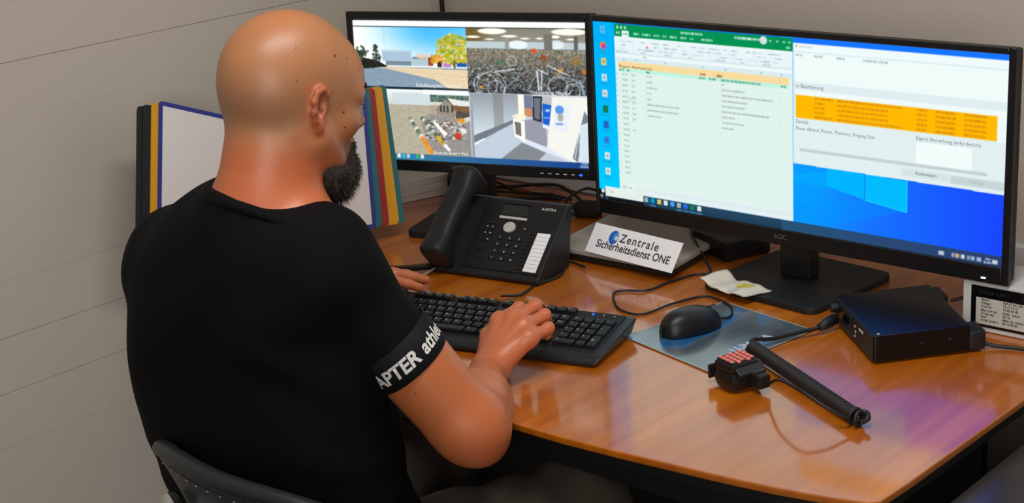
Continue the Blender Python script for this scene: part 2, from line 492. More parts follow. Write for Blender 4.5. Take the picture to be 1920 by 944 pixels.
def paint_wide():
    c = Canvas(800, 336, (20, 110, 255))
    # wallpaper: cyan on the left to deep blue on the right
    c.grad(0, 0, .07, 1, (0, 176, 255), (0, 205, 255))
    c.grad(.5, 0, 1, .96, (20, 150, 255), (26, 70, 255), 'u')
    m = np.exp(-((c.U - .56) / .09) ** 2 - ((c.V - .75) / .25) ** 2); c.mask(m, (0, 165, 255), .7)
    c.poly([(.53, .70), (.61, .66), (.61, .745), (.53, .73)], (0, 190, 255), .35)
    c.poly([(.53, .86), (.70, .77), (.795, .80), (.62, .93), (.53, .95)], (0, 150, 255), .35)
    c.poly([(.61, .64), (.697, .645), (.697, .775), (.61, .735)], (0, 186, 255), .9)
    c.poly([(.70, .645), (.793, .65), (.793, .805), (.70, .775)], (0, 196, 255), .9)
    c.line(.7935, .65, .7935, .805, 1.6, (40, 225, 255)); c.line(.70, .776, .7935, .806, 1.2, (40, 225, 255))
    # spreadsheet window
    g = (6, 146, 84)
    c.rect(.0615, .008, .529, .075, g)
    c.rect(.0615, .075, .529, .945, (226, 244, 238))
    c.grad(.0615, .075, .529, .165, (236, 249, 250), (228, 244, 248))
    for i, (u, l) in enumerate([(.066, .012), (.116, .016), (.140, .024), (.172, .016), (.196, .012), (.216, .02), (.245, .016), (.270, .01), (.300, .03)]):
        c.words(u, .055, l, .012, (205, 235, 220), .8, i)
    c.rect(.083, .042, .103, .078, (238, 250, 248)); c.words(.087, .06, .012, .012, (60, 150, 100), .7)
    c.words(.245, .028, .06, .012, (215, 240, 228), .9, 5); c.words(.385, .03, .065, .013, (225, 245, 235), .95, 6)
    c.ell(.458, .031, .009, .021, (214, 226, 228))
    for u in (.475, .492, .508, .521): c.rect(u - .003, .027, u + .003, .036, (190, 230, 210), .8)
    c.rect(.513, .052, .523, .064, (200, 235, 215), .7)
    for u in (.068, .079, .09): c.rect(u, .018, u + .006, .034, (210, 238, 222), .8)
    r = random.Random(3)
    for v in (.095, .115, .135):
        for _ in range(26):
            u = r.uniform(.07, .5); c.rect(u, v, u + r.uniform(.004, .018), v + .008, (176, 196, 204), r.uniform(.2, .75))
    for u, l in ((.065, .035), (.135, .014), (.2, .02), (.265, .01), (.335, .026), (.40, .01), (.455, .02)):
        c.words(u, .155, l, .009, (150, 172, 178), .6)
    c.rect(.150, .118, .156, .128, (225, 60, 60), .8)
    for u in (.115, .185, .25, .32, .385, .435): c.rect(u, .082, u + .0012, .162, (200, 220, 226), .8)
    c.rect(.0615, .163, .529, .167, (196, 216, 222), .9)
    c.rect(.0615, .167, .529, .186, (240, 250, 250)); c.words(.14, .177, .012, .008, (150, 170, 176), .6)
    c.rect(.0615, .186, .529, .208, (218, 236, 242))
    for u in (.085, .12, .2, .3, .36, .45, .5): c.rect(u, .193, u + .004, .202, (140, 165, 172), .7)
    c.rect(.070, .209, .520, .246, (250, 220, 160))
    c.rect(.070, .246, .520, .264, (190, 246, 224))
    for u in (.145, .306, .33, .345, .496): c.rect(u, .209, u + .0012, .246, (225, 195, 140), .8)
    c.words(.295, .236, .014, .012, (120, 90, 60), .7); c.words(.338, .236, .016, .012, (120, 90, 60), .7)
    for u, l in ((.072, .014), (.094, .008), (.148, .012), (.292, .018), (.318, .018), (.350, .1), (.5, .014)):
        c.words(u, .256, l, .011, (70, 140, 110), .75)
    for i in range(19):
        v = .279 + i * .0305
        c.words(.079, v, .017, .010, (150, 165, 165), .62, i)
        if i < 9 or i == 10: c.words(.106, v, .010, .010, (150, 165, 165), .6, i)
        c.rect(.0635, v - .004, .0665, v + .004, (150, 165, 170), .55)
        c.rect(.070, v + .0145, .520, v + .016, (205, 226, 220), .55)
    for i, l in enumerate((.014, .016, .03, .012, .012, .09, .085, .04)):
        c.words(.149, .279 + i * .0305, l, .009, (135, 150, 152), .6, i)
    for i, l in enumerate((.006, .06, .13, .065, .06, .12, .035, .055, .03)):
        c.words(.351, .279 + i * .0285, l, .009, (135, 150, 152), .62, 20 + i)
    for u in (.0695, .0935, .145, .295, .32, .348, .497, .5205): c.rect(u, .264, u + .001, .90, (205, 226, 222), .6)
    c.rect(.092, .40, .12, .432, (180, 210, 200), .25)
    c.rect(.0615, .903, .529, .925, (222, 238, 240)); c.rect(.088, .900, .104, .925, (240, 252, 250)); c.words(.09, .913, .010, .009, (60, 170, 90), .7)
    c.words(.072, .913, .010, .008, (120, 160, 140), .6)
    c.rect(.0615, .925, .529, .946, (228, 242, 244))
    # taskbar
    c.grad(0, .945, 1, 1.01, (38, 74, 100), (30, 60, 86)); c.grad(.5, .950, 1.0, 1.01, (40, 84, 122), (44, 62, 110), 'u')
    c.rect(0, .945, .02, 1, (16, 22, 30)); c.rect(.018, .925, .129, .982, (230, 240, 234)); c.rect(0, .982, .13, 1.01, (18, 24, 30))
    c.words(.032, .955, .012, .009, (150, 170, 160), .6)
    c.ell(.011, .955, .005, .012, (220, 230, 232)); c.ell(.007, .985, .005, .011, (120, 130, 136)); c.rect(.018, .985, .026, .999, (30, 80, 170))
    for k, col in enumerate([(150, 180, 190), (0, 150, 210), (230, 195, 110), (226, 232, 228), (70, 160, 250), (170, 178, 190), (40, 110, 230), (22, 130, 80), (226, 230, 220)]):
        u = .137 + k * .0185
        c.ell(u, .965, .0062, .015, col) if k in (1, 4, 6) else c.rect(u - .0055, .952, u + .0055, .979, col)
        if k in (1, 5, 6, 7, 8): c.rect(u - .008, .99, u + .008, .995, (110, 180, 240), .8)
    for u, l, col in ((.871, .012, (210, 220, 230)), (.896, .006, (170, 180, 200)), (.905, .009, (230, 190, 130)), (.917, .008, (235, 240, 240)), (.929, .006, (160, 180, 200)), (.938, .008, (180, 195, 215)), (.951, .010, (190, 200, 220)), (.984, .011, (225, 235, 235))):
        c.rect(u - l / 2, .968, u + l / 2, .988, col, .85)
    c.words(.964, .970, .012, .010, (215, 225, 235), .8); c.words(.961, .986, .017, .010, (215, 225, 235), .8)
    # desktop icons
    for k, col in enumerate([(90, 190, 235), (255, 90, 90), (225, 205, 110), (205, 222, 236), (226, 226, 218), (16, 124, 72), (40, 100, 200), (50, 125, 225), (220, 232, 226), (214, 226, 220)]):
        v = .045 + k * .088
        if k in (1,): c.ell(.028, v, .009, .021, (255, 120, 40)); c.ell(.030, v + .004, .006, .014, (190, 60, 190))
        else: c.rect(.0205, v - .020, .0355, v + .020, col); c.rect(.025, v - .007, .031, v + .008, (60, 90, 120), .4)
        c.words(.013, v + .034, .03, .010, (60, 130, 190), .55, k)
    # alarm window
    c.rect(.530, .030, 1.0, .640, (226, 240, 242)); c.poly([(.53, .63), (1.0, .63), (1.0, .652), (.53, .640)], (226, 240, 242))
    c.grad(.53, .030, 1.0, .072, (240, 251, 250), (240, 252, 252)); c.rect(.53, .0, 1.0, .030, (22, 118, 255))
    c.rect(.534, .075, .998, .222, (240, 252, 250)); c.rect(.532, .071, 1.0, .074, (200, 222, 226))
    c.rect(.536, .04, .540, .05, (200, 120, 90), .7); c.words(.545, .046, .03, .009, (170, 190, 195), .6)
    for v, al in ((.089, .6), (.279, .55)):
        for u, l in ((.536, .016), (.580, .020), (.632, .020), (.692, .032), (.727, .020), (.838, .045)):
            if not (v < .1 and u > .8): c.words(u, v, l, .012, (130, 150, 156), al)
    c.rect(.53, .222, 1.0, .262, (224, 238, 242)); c.rect(.534, .262, .998, .288, (240, 250, 250))
    c.rect(.979, .288, .999, .408, (238, 250, 250))
    c.rect(.536, .288, .979, .404, (255, 186, 4))
    for i in range(5):
        v = .298 + i * .0235; k = (208, 130, 20)
        c.words(.580, v, .024 if 0 < i < 4 else .045, .011, k, .75, i); c.words(.634, v, .115 if 0 < i < 4 else .145, .011, k, .75, i)
        c.words(.812, v, .022, .012, k, .7, i); c.words(.852, v, .042, .012, k, .75, i); c.words(.912, v, .045, .012, k, .75, i)
    c.rect(.811, .448, .930, .558, (243, 252, 250)); c.rect(.811, .446, .930, .449, (200, 216, 220))
    c.rect(.545, .558, .962, .574, (196, 210, 214))
    c.rect(.781, .588, .884, .626, (216, 228, 230)); c.rect(.886, .592, .999, .632, (200, 214, 216))
    c.words(.925, .612, .03, .011, (160, 176, 180), .6)
    c.blur(0, 0, 1, 1, 1)
    return c

def paint_quad():
    c = Canvas(452, 254, (12, 14, 16))
    c.rect(0, .01, 1, .05, (252, 254, 254))
    # upper left: school yard under a blue sky
    c.grad(0, .055, .5, .34, (120, 205, 252), (246, 250, 246))
    m = np.exp(-((c.U - .0) / .2) ** 2) * (c.V < .34) * (c.U < .5) * (c.V > .055); c.mask(m, (252, 250, 240), .9)
    c.mask(np.exp(-((c.U - .36) / .16) ** 2 - ((c.V - .06) / .15) ** 2) * (c.U < .5) * (c.V > .055), (70, 180, 255), .85)
    c.grad(0, .335, .5, .478, (150, 165, 175), (140, 158, 172)); 
    c.poly([(.10, .335), (.5, .348), (.5, .480), (.42, .478), (.2, .37)], (226, 206, 172)); c.poly([(0, .345), (.13, .345), (.36, .42), (.41, .478), (0, .478)], (136, 156, 174))
    c.poly([(.02, .27), (.10, .29), (.15, .335), (.02, .355)], (44, 44, 40))
    for _ in range(60): c.ell(.035 + rng.normal(0, .012), .245 + rng.normal(0, .02), .005, .009, [(60, 84, 64), (84, 104, 80), (44, 62, 50)][rng.integers(3)], .8)
    for _ in range(70):
        v_ = rng.uniform(.18, .30); w_ = .004 + (v_ - .17) * .14
        c.ell(.098 + rng.uniform(-w_, w_), v_, .005, .006, [(58, 76, 66), (80, 96, 84), (44, 58, 52)][rng.integers(3)], .7)
    c.rect(.096, .18, .101, .31, (60, 62, 56))
    c.rect(.126, .215, .256, .295, (168, 190, 210)); c.rect(.14, .295, .255, .325, (110, 128, 140)); c.rect(.128, .217, .254, .225, (198, 214, 228))
    c.rect(.257, .275, .33, .325, (176, 196, 204)); c.rect(.26, .262, .325, .276, (120, 134, 140)); c.rect(.33, .262, .352, .322, (160, 74, 50)); c.ell(.305, .255, .03, .02, (226, 196, 176), .8)
    c.rect(.37, .285, .39, .33, (70, 48, 40)); c.rect(.395, .30, .43, .33, (190, 130, 190)); c.rect(.455, .29, .498, .325, (40, 90, 170))
    for _ in range(420):
        q_, a_ = math.sqrt(rng.random()), rng.uniform(0, 6.28)
        u, v = .447 + .078 * q_ * math.cos(a_), .205 + .105 * q_ * math.sin(a_)
        if u > .4985 or (v > .25 and u < .40): continue
        c.ell(u, v, rng.uniform(.003, .009), rng.uniform(.005, .012), [(160, 170, 40), (190, 180, 50), (130, 150, 40), (200, 170, 40), (226, 216, 120)][rng.integers(5)], .75)
    for _ in range(70): c.ell(rng.uniform(.345, .395), rng.uniform(.245, .30), .005, .008, [(222, 150, 50), (190, 140, 40), (226, 180, 80)][rng.integers(3)], .7)
    c.noise(.02, .26, .12, .335, 14, 1, 21); c.noise(.0, .34, .5, .478, 4, 2, 22); c.line(.10, .34, .5, .40, 1.2, (200, 184, 156), .6)
    for k in range(9): c.rect(.14 + k * .012, .30, .146 + k * .012, .322, (150, 170, 184), .6)
    c.rect(.44, .28, .45, .335, (120, 100, 70)); c.rect(.138, .055, .1395, .19, (120, 150, 170), .7)
    c.rect(0, .478, .5, .492, (30, 44, 58))
    # upper right: packed bicycle hall
    c.grad(.5, .055, 1, .17, (136, 132, 116), (150, 148, 138)); c.mask(np.exp(-((c.U - .52) / .07) ** 2) * (c.V > .055) * (c.V < .2) * (c.U > .5), (110, 80, 30), .7)
    c.rect(.5, .145, 1, .195, (186, 200, 204)); c.ell(.72, .165, .04, .03, (235, 245, 248), .8); c.ell(.88, .16, .03, .03, (235, 245, 248), .7)
    for u, v, a, b in ((.612, .075, .06, .020), (.93, .075, .07, .022), (.53, .115, .03, .008), (.685, .108, .033, .008), (.75, .122, .02, .006), (.81, .12, .014, .006), (.875, .108, .018, .010), (.94, .124, .02, .006), (.6, .13, .02, .005)):
        c.ell(u, v, a, b, (252, 250, 232))
    c.rect(.828, .09, .862, .21, (120, 118, 112)); c.rect(.95, .10, .966, .2, (104, 100, 98)); c.rect(.665, .12, .682, .19, (150, 150, 144))
    r = np.random.default_rng(11)
    c.grad(.5, .195, 1, .505, (140, 134, 118), (60, 62, 64)); c.noise(.5, .195, 1, .33, 20, 2, 5); c.noise(.5, .33, 1, .505, 24, 3, 6)
    for _ in range(1500):
        v = .195 + .3 * r.random() ** 1.1; u = r.uniform(.505, .995); s = .004 + .03 * (v - .19)
        col = ([(40, 40, 44), (60, 66, 74), (176, 180, 186), (222, 226, 230), (120, 124, 130), (130, 150, 180), (96, 70, 50), (60, 100, 106), (30, 30, 34), (236, 240, 244)] if v > .30 else [(150, 144, 128), (96, 90, 80), (190, 184, 166), (120, 112, 100), (70, 66, 62), (160, 120, 90), (130, 140, 110), (206, 202, 190), (84, 84, 84), (110, 96, 84)])[r.integers(10)]
        a = r.uniform(0, 3.14)
        c_line = (u, v, u + math.cos(a) * s * 1.2, v + math.sin(a) * s * 1.6)
        i0, i1 = max(0, int((v - .08) * c.h)), min(c.h, int((v + .08) * c.h)); j0, j1 = max(0, int((u - .06) * c.w)), min(c.w, int((u + .06) * c.w))
        px, py = c.U[i0:i1, j0:j1] * c.w, c.V[i0:i1, j0:j1] * c.h
        ax, ay, bx, by = c_line[0] * c.w, c_line[1] * c.h, c_line[2] * c.w, c_line[3] * c.h
        t = np.clip(((px - ax) * (bx - ax) + (py - ay) * (by - ay)) / ((bx - ax) ** 2 + (by - ay) ** 2 + 1e-9), 0, 1)
        mm = np.clip(.9 - np.hypot(px - ax - t * (bx - ax), py - ay - t * (by - ay)), 0, 1)[..., None] * .8
        c.a[i0:i1, j0:j1] = c.a[i0:i1, j0:j1] * (1 - mm) + np.array(col) * mm
    for u, v, ru, col in ((.785, .205, .012, (226, 84, 50)), (.825, .25, .012, (170, 70, 50)), (.955, .27, .018, (150, 120, 70)), (.64, .29, .008, (50, 150, 90)), (.89, .335, .012, (200, 140, 40)), (.555, .46, .008, (240, 160, 50)), (.99, .34, .012, (196, 116, 60))):
        c.ell(u, v, ru, ru * 1.5, col, .85)
    for u, v, ru in ((.60, .45, .06), (.575, .445, .05), (.69, .275, .02), (.94, .47, .03), (.62, .47, .035), (.88, .44, .04)):
        d = np.abs(np.sqrt(((c.U - u) / ru) ** 2 + ((c.V - v) / (ru * 1.6)) ** 2) - 1) * ru * c.w
        c.mask(np.clip(1.3 - d, 0, 1) * (c.V < .5) * (c.U > .505), (214, 218, 222), .75)
    for q in ((.795, .34, .80, .47, 3.2), (.815, .34, .81, .47, 2.4), (.80, .33, .84, .36, 2), (.84, .30, .93, .37, 1.8), (.62, .35, .70, .33, 2), (.75, .48, .79, .37, 1.8), (.66, .46, .72, .38, 1.5), (.87, .36, .98, .41, 1.6), (.97, .40, .985, .49, 4)):
        c.line(*q[:4], q[4], (226, 230, 236) if q[1] < .36 else (150, 176, 186), .85)
    # lower left: works yard with parked cars
    c.grad(0, .492, .5, .66, (236, 240, 242), (190, 186, 170)); c.rect(0, .60, .5, .955, (178, 172, 152))
    c.rect(.16, .515, .33, .60, (204, 216, 220)); 
    for k in range(14): c.rect(.165 + k * .012, .52, .1665 + k * .012, .60, (172, 190, 196), .6)
    c.rect(.33, .525, .5, .575, (92, 116, 104)); c.noise(.33, .525, .5, .575, 22, 2, 8); c.rect(.3, .49, .5, .522, (236, 244, 246))
    c.poly([(.33, .60), (.5, .60), (.5, .68), (.33, .66)], (176, 160, 140))
    c.poly([(.355, .62), (.40, .555), (.44, .66), (.43, .69), (.36, .66)], (150, 142, 130)); c.poly([(.40, .552), (.5, .57), (.5, .64), (.435, .635)], (128, 96, 70)); c.poly([(.405, .545), (.5, .565), (.5, .60), (.43, .595)], (222, 226, 226))
    c.poly([(.44, .635), (.5, .64), (.5, .68), (.44, .69)], (90, 84, 80))
    for u in (.375, .39, .405, .425): c.rect(u - .004, .60, u + .004, .645, (70, 66, 62))
    c.poly([(.32, .955), (.28, .70), (.33, .66), (.5, .70), (.5, .955)], (150, 146, 142)); c.poly([(.44, .70), (.5, .67), (.5, .70), (.45, .73)], (216, 214, 206))
    for _ in range(150):
        t = r.random(); u = .30 + .17 * r.random(); v = .70 + .15 * r.random()
        c.rect(u, v, u + .010, v + .010, [(236, 236, 232), (110, 112, 116), (200, 200, 196), (150, 100, 60), (60, 62, 66)][r.integers(5)], .8)
    for k in range(14):
        t = k / 13; c.ell(.235 + .085 * t, .70 + .23 * t, .008 + .006 * t, .014 + .008 * t, [(120, 140, 120), (220, 224, 220), (90, 110, 90)][k % 3] if t < .6 else (222, 150, 70), .9)
        c.ell(.29 + .085 * t, .695 + .17 * t, .008 + .003 * t, .014, [(80, 110, 90), (226, 226, 220), (120, 120, 110)][k % 3] if t < .75 else (214, 170, 50), .9)
    c.poly([(.335, .72), (.345, .71), (.40, .80), (.385, .82)], (240, 238, 234)); c.line(.37, .86, .43, .80, 2.5, (110, 116, 124)); c.ell(.445, .81, .016, .022, (196, 70, 50)); c.ell(.47, .775, .014, .02, (226, 224, 218)); c.ell(.46, .70, .02, .015, (214, 150, 60)); c.poly([(.375, .88), (.39, .87), (.41, .91), (.40, .925)], (236, 236, 232))
    c.noise(.0, .60, .5, .955, 6, 2, 31); c.noise(.33, .6, .5, .70, 10, 1, 32)
    # lower right: entrance lobby
    c.grad(.5, .50, 1, .955, (200, 206, 214), (190, 196, 208))
    c.grad(.515, .505, .715, .80, (150, 156, 164), (206, 220, 226), 'v'); c.mask((np.abs(c.U - .625) < .02) * (c.V > .5) * (c.V < .74), (120, 118, 116), .45)
    c.poly([(.515, .80), (.715, .66), (.715, .70), (.515, .86)], (116, 124, 134))
    c.poly([(.515, .86), (.69, .70), (.72, .83), (.64, .955), (.515, .955)], (190, 200, 214)); c.poly([(.515, .855), (.56, .815), (.56, .825), (.515, .872)], (238, 244, 246))
    c.poly([(.63, .955), (.72, .835), (.82, .90), (.79, .955)], (132, 136, 142))
    c.poly([(.735, .68), (.82, .66), (.83, .86), (.73, .82)], (150, 152, 166)); c.poly([(.72, .80), (.92, .92), (.92, .955), (.72, .835)], (216, 222, 236))
    c.rect(.735, .505, .77, .60, (120, 126, 150)); c.rect(.735, .60, .77, .655, (200, 140, 104))
    c.poly([(.772, .51), (.812, .51), (.806, .69), (.770, .675)], (44, 46, 52)); c.poly([(.777, .525), (.805, .525), (.80, .675), (.776, .665)], (110, 116, 130))
    c.rect(.71, .505, .735, .665, (244, 240, 222)); c.poly([(.68, .655), (.71, .635), (.745, .65), (.735, .675), (.715, .685)], (240, 232, 208))
    c.poly([(.685, .668), (.735, .69), (.735, .83), (.69, .795)], (244, 244, 238)); c.poly([(.693, .69), (.72, .70), (.72, .795), (.695, .778)], (120, 116, 112))
    c.poly([(.812, .56), (.85, .57), (.842, .715), (.812, .70)], (38, 100, 204)); c.poly([(.812, .51), (.85, .51), (.85, .57), (.812, .56)], (186, 184, 190)); c.poly([(.81, .70), (.842, .715), (.84, .74), (.81, .725)], (226, 232, 240)); c.rect(.824, .60, .842, .615, (190, 214, 246)); c.rect(.816, .655, .84, .66, (190, 214, 246))
    c.poly([(.855, .51), (1.0, .51), (1.0, .68), (.95, .955), (.93, .955), (.825, .86)], (234, 234, 228)); c.poly([(.985, .6), (1.0, .65), (.95, .955), (.93, .93)], (120, 130, 140)); c.poly([(.965, .70), (1, .68), (1, .955), (.955, .955)], (206, 220, 230)); c.line(.97, .67, .94, .93, 1.4, (226, 232, 238))
    c.poly([(.865, .56), (.925, .585), (.912, .76), (.855, .725)], (222, 228, 236)); c.ell(.882, .60, .018, .03, (90, 150, 220)); c.ell(.885, .65, .012, .03, (170, 170, 166)); c.rect(.865, .69, .895, .705, (130, 156, 220))
    c.mask((c.U > .5) * (c.V > .5) * (c.V < .96) * (np.abs(c.U - .51) < .006), (60, 60, 62), .3)
    # taskbar
    c.grad(0, .955, 1, 1.01, (70, 140, 160), (36, 70, 140), 'u')
    for k, col in enumerate(((230, 236, 236), (60, 180, 220), (190, 200, 206), (30, 130, 220), (60, 180, 120), (226, 232, 226))): c.rect(.168 + k * .021, .955, .182 + k * .021, .985, col)
    c.words(.965, .965, .028, .012, (214, 226, 240), .8); c.words(.96, .985, .034, .012, (214, 226, 240), .8)
    c.blur(0, 0, 1, 1, 1); c.a = (c.a - 128) * 1.08 + 128
    return c

MT['screen_wide'] = attr_mat('wide_screen_light', True, 1.0)
MT['screen_quad'] = attr_mat('quad_screen_light', True, 1.05)
for n, col in (('t_dark', (105, 120, 126)), ('t_mid', (140, 156, 160)), ('t_white', (246, 248, 246)), ('t_brown', (110, 70, 40)), ('t_pale', (214, 240, 226)), ('t_black', (70, 80, 86))):
    MT[n] = EM('screen_' + n, col, 1.0)

# ------------------------------------------------------------------ monitors
def screen_text(parent, W, H, yoff, items, zc, tilt):
    for body, u, v, sz, mat, al in items:
        m = Matrix.Translation((0, 0, zc)) @ Matrix.Rotation(-tilt, 4, 'X') @ frame4(((u - .5) * W, yoff, (.5 - v) * H), (1, 0, 0), (0, 0, 1))
        text('screen_lettering', body, sz, MT[mat], parent, m, al)

def monitor(name, label, loc, rz, tilt, W, H, bez, depth, zc, canvas, smat, texts, brand, base, col_w, neck_back):
    """W,H lit size; bez = left,right,top,bottom; zc height of the screen centre over the root"""
    t = thing(name, label, 'monitor', loc, rz)
    R = Matrix.Translation((0, 0, zc)) @ Matrix.Rotation(-tilt, 4, 'X')   # tilt back
    l, r, tp, b = bez
    x0, x1, z0, z1 = -W / 2 - l, W / 2 + r, -H / 2 - b, H / 2 + tp
    bm = bmesh.new()
    for sx, sz, cx, cz in ((l, z1 - z0, x0 + l / 2, (z0 + z1) / 2), (r, z1 - z0, x1 - r / 2, (z0 + z1) / 2),
                           (W, tp, 0, z1 - tp / 2), (W, b, 0, z0 + b / 2)):
        box_bm(bm, (sx, .012, sz), (cx, .002, cz), .0012, 1)
    o = link('bezel', bm_mesh(bm, 'bezel', angle=40), MT['blk'], t); o.data.transform(R)
    bm = bmesh.new()
    prism_bm(bm, [(x0 + .002, z0 + .002), (x1 - .002, z0 + .002), (x1 - .002, z1 - .002), (x0 + .002, z1 - .002)], .006, .006 + depth * .45, 'y', .004, 2)
    prism_bm(bm, [(-W * .3, -H * .35), (W * .3, -H * .35), (W * .3, H * .3), (-W * .3, H * .3)], .006 + depth * .3, .006 + depth, 'y', .008, 2)
    o = link('housing', bm_mesh(bm, 'housing', angle=40), MT['blk_soft'], t); o.data.transform(R)
    s = link('screen', canvas.mesh('screen', W, H), MT[smat], t)
    s.data.transform(Matrix.Translation((0, .0005, 0))); s.data.transform(R)
    screen_text(s, W, H, -.0004, texts, zc, tilt)
    if brand:
        m = R @ frame4((brand[1], -.0045, z0 + b * .42), (1, 0, 0), (0, 0, 1))
        text('brand_lettering', brand[0], brand[2], MT['dim_print'], t, m, 'CENTER')
    # stand
    bx, by, bw, bd, bh, brz = base
    bm = bmesh.new()
    k = .022; pts = []
    for cx, cy, a0 in ((bw / 2 - k, bd / 2 - k, 0), (-bw / 2 + k, bd / 2 - k, 90), (-bw / 2 + k, -bd / 2 + k, 180), (bw / 2 - k, -bd / 2 + k, 270)):
        for a in range(0, 91, 18):
            pts.append((cx + k * math.cos(math.radians(a0 + a)), cy + k * math.sin(math.radians(a0 + a))))
    prism_bm(bm, pts, 0, bh, 'z', .0025, 2)
    o = link('stand_base', bm_mesh(bm, 'stand_base', angle=40), MT['blk_soft'], t)
    o.data.transform(Matrix.Translation((bx, by, 0)) @ Matrix.Rotation(brz, 4, 'Z'))
    box('stand_column', (col_w, .035, zc - .01), (0 + (bx if abs(bx) < .03 else 0), neck_back, (zc - .01) / 2 + bh - .001), MT['blk'], t, .006)
    return t, R, (x0, x1, z0, z1)

wide_texts = [
    ('Rapport Alarmzentrale', .0725, .242, .0080, 't_brown', 'LEFT'),
    ('in Bearbeitung', .537, .250, .009, 't_dark', 'LEFT'),
    ('Details', .537, .430, .0085, 't_dark', 'LEFT'),
    ('Feuer (Brand, Rauch, Thermo), Eingang Süd', .537, .464, .0083, 't_dark', 'LEFT'),
    ('Eigene Bemerkung (erforderlich)', .812, .440, .0083, 't_dark', 'LEFT'),
    ('Rückmelden', .835, .612, .0075, 't_black', 'CENTER'),
    ('Datum', .55, .0, .0001, 't_dark', 'LEFT'),
][:-1]
t, R, ext = monitor('monitor', 'ultrawide black monitor showing a spreadsheet and an orange alarm list', (-1.415, 2.193, DZ), 0, math.radians(.7),
    .80, .334, (.006, .012, .010, .028), .045, .28, paint_wide(), 'screen_wide', wide_texts, ('AOC', 0, .012), (.0, .045, .245, .235, .012, math.radians(-5)), .062, .055)
o = link('power_light', None, None); bpy.data.objects.remove(o)
bm = bmesh.new(); box_bm(bm, (.008, .002, .003), (.372, -.005, ext[2] + .008), .0008, 1)
link('power_light', bm_mesh(bm, 'power_light'), MT['led_white'], t).data.transform(R)

quad_texts = [
    ('Schulhausplatz Hofacker', .27, .470, .0105, 't_white', 'LEFT'),
    ('Veloparking Neutor', .765, .497, .0105, 't_white', 'LEFT'),
    ('Baustelle Areal + Platz', .335, .947, .0085, 't_white', 'LEFT'),
]
t2, R2, ext2 = monitor('monitor', 'black monitor behind the phone showing four camera pictures', (-2.139, 2.191, DZ), math.radians(17.6), math.radians(3.2),
    .508, .286, (.013, .017, .015, .022), .05, .284, paint_quad(), 'screen_quad', quad_texts, ('SAMSUNG', -.02, .011), (-.015, .005, .22, .18, .014, 0), .055, .06)
bm = bmesh.new()
for k in range(5): box_bm(bm, (.007, .002, .0014), (.155 + k * .0165, -.005, ext2[2] + .010))
link('menu_button', bm_mesh(bm, 'menu_button'), MT['legend'], t2).data.transform(R2)
bm = bmesh.new(); box_bm(bm, (.007, .002, .004), (.155 + 5 * .0165, -.005, ext2[2] + .010), .001, 1)
link('power_light', bm_mesh(bm, 'power_light'), MT['led_blue'], t2).data.transform(R2)

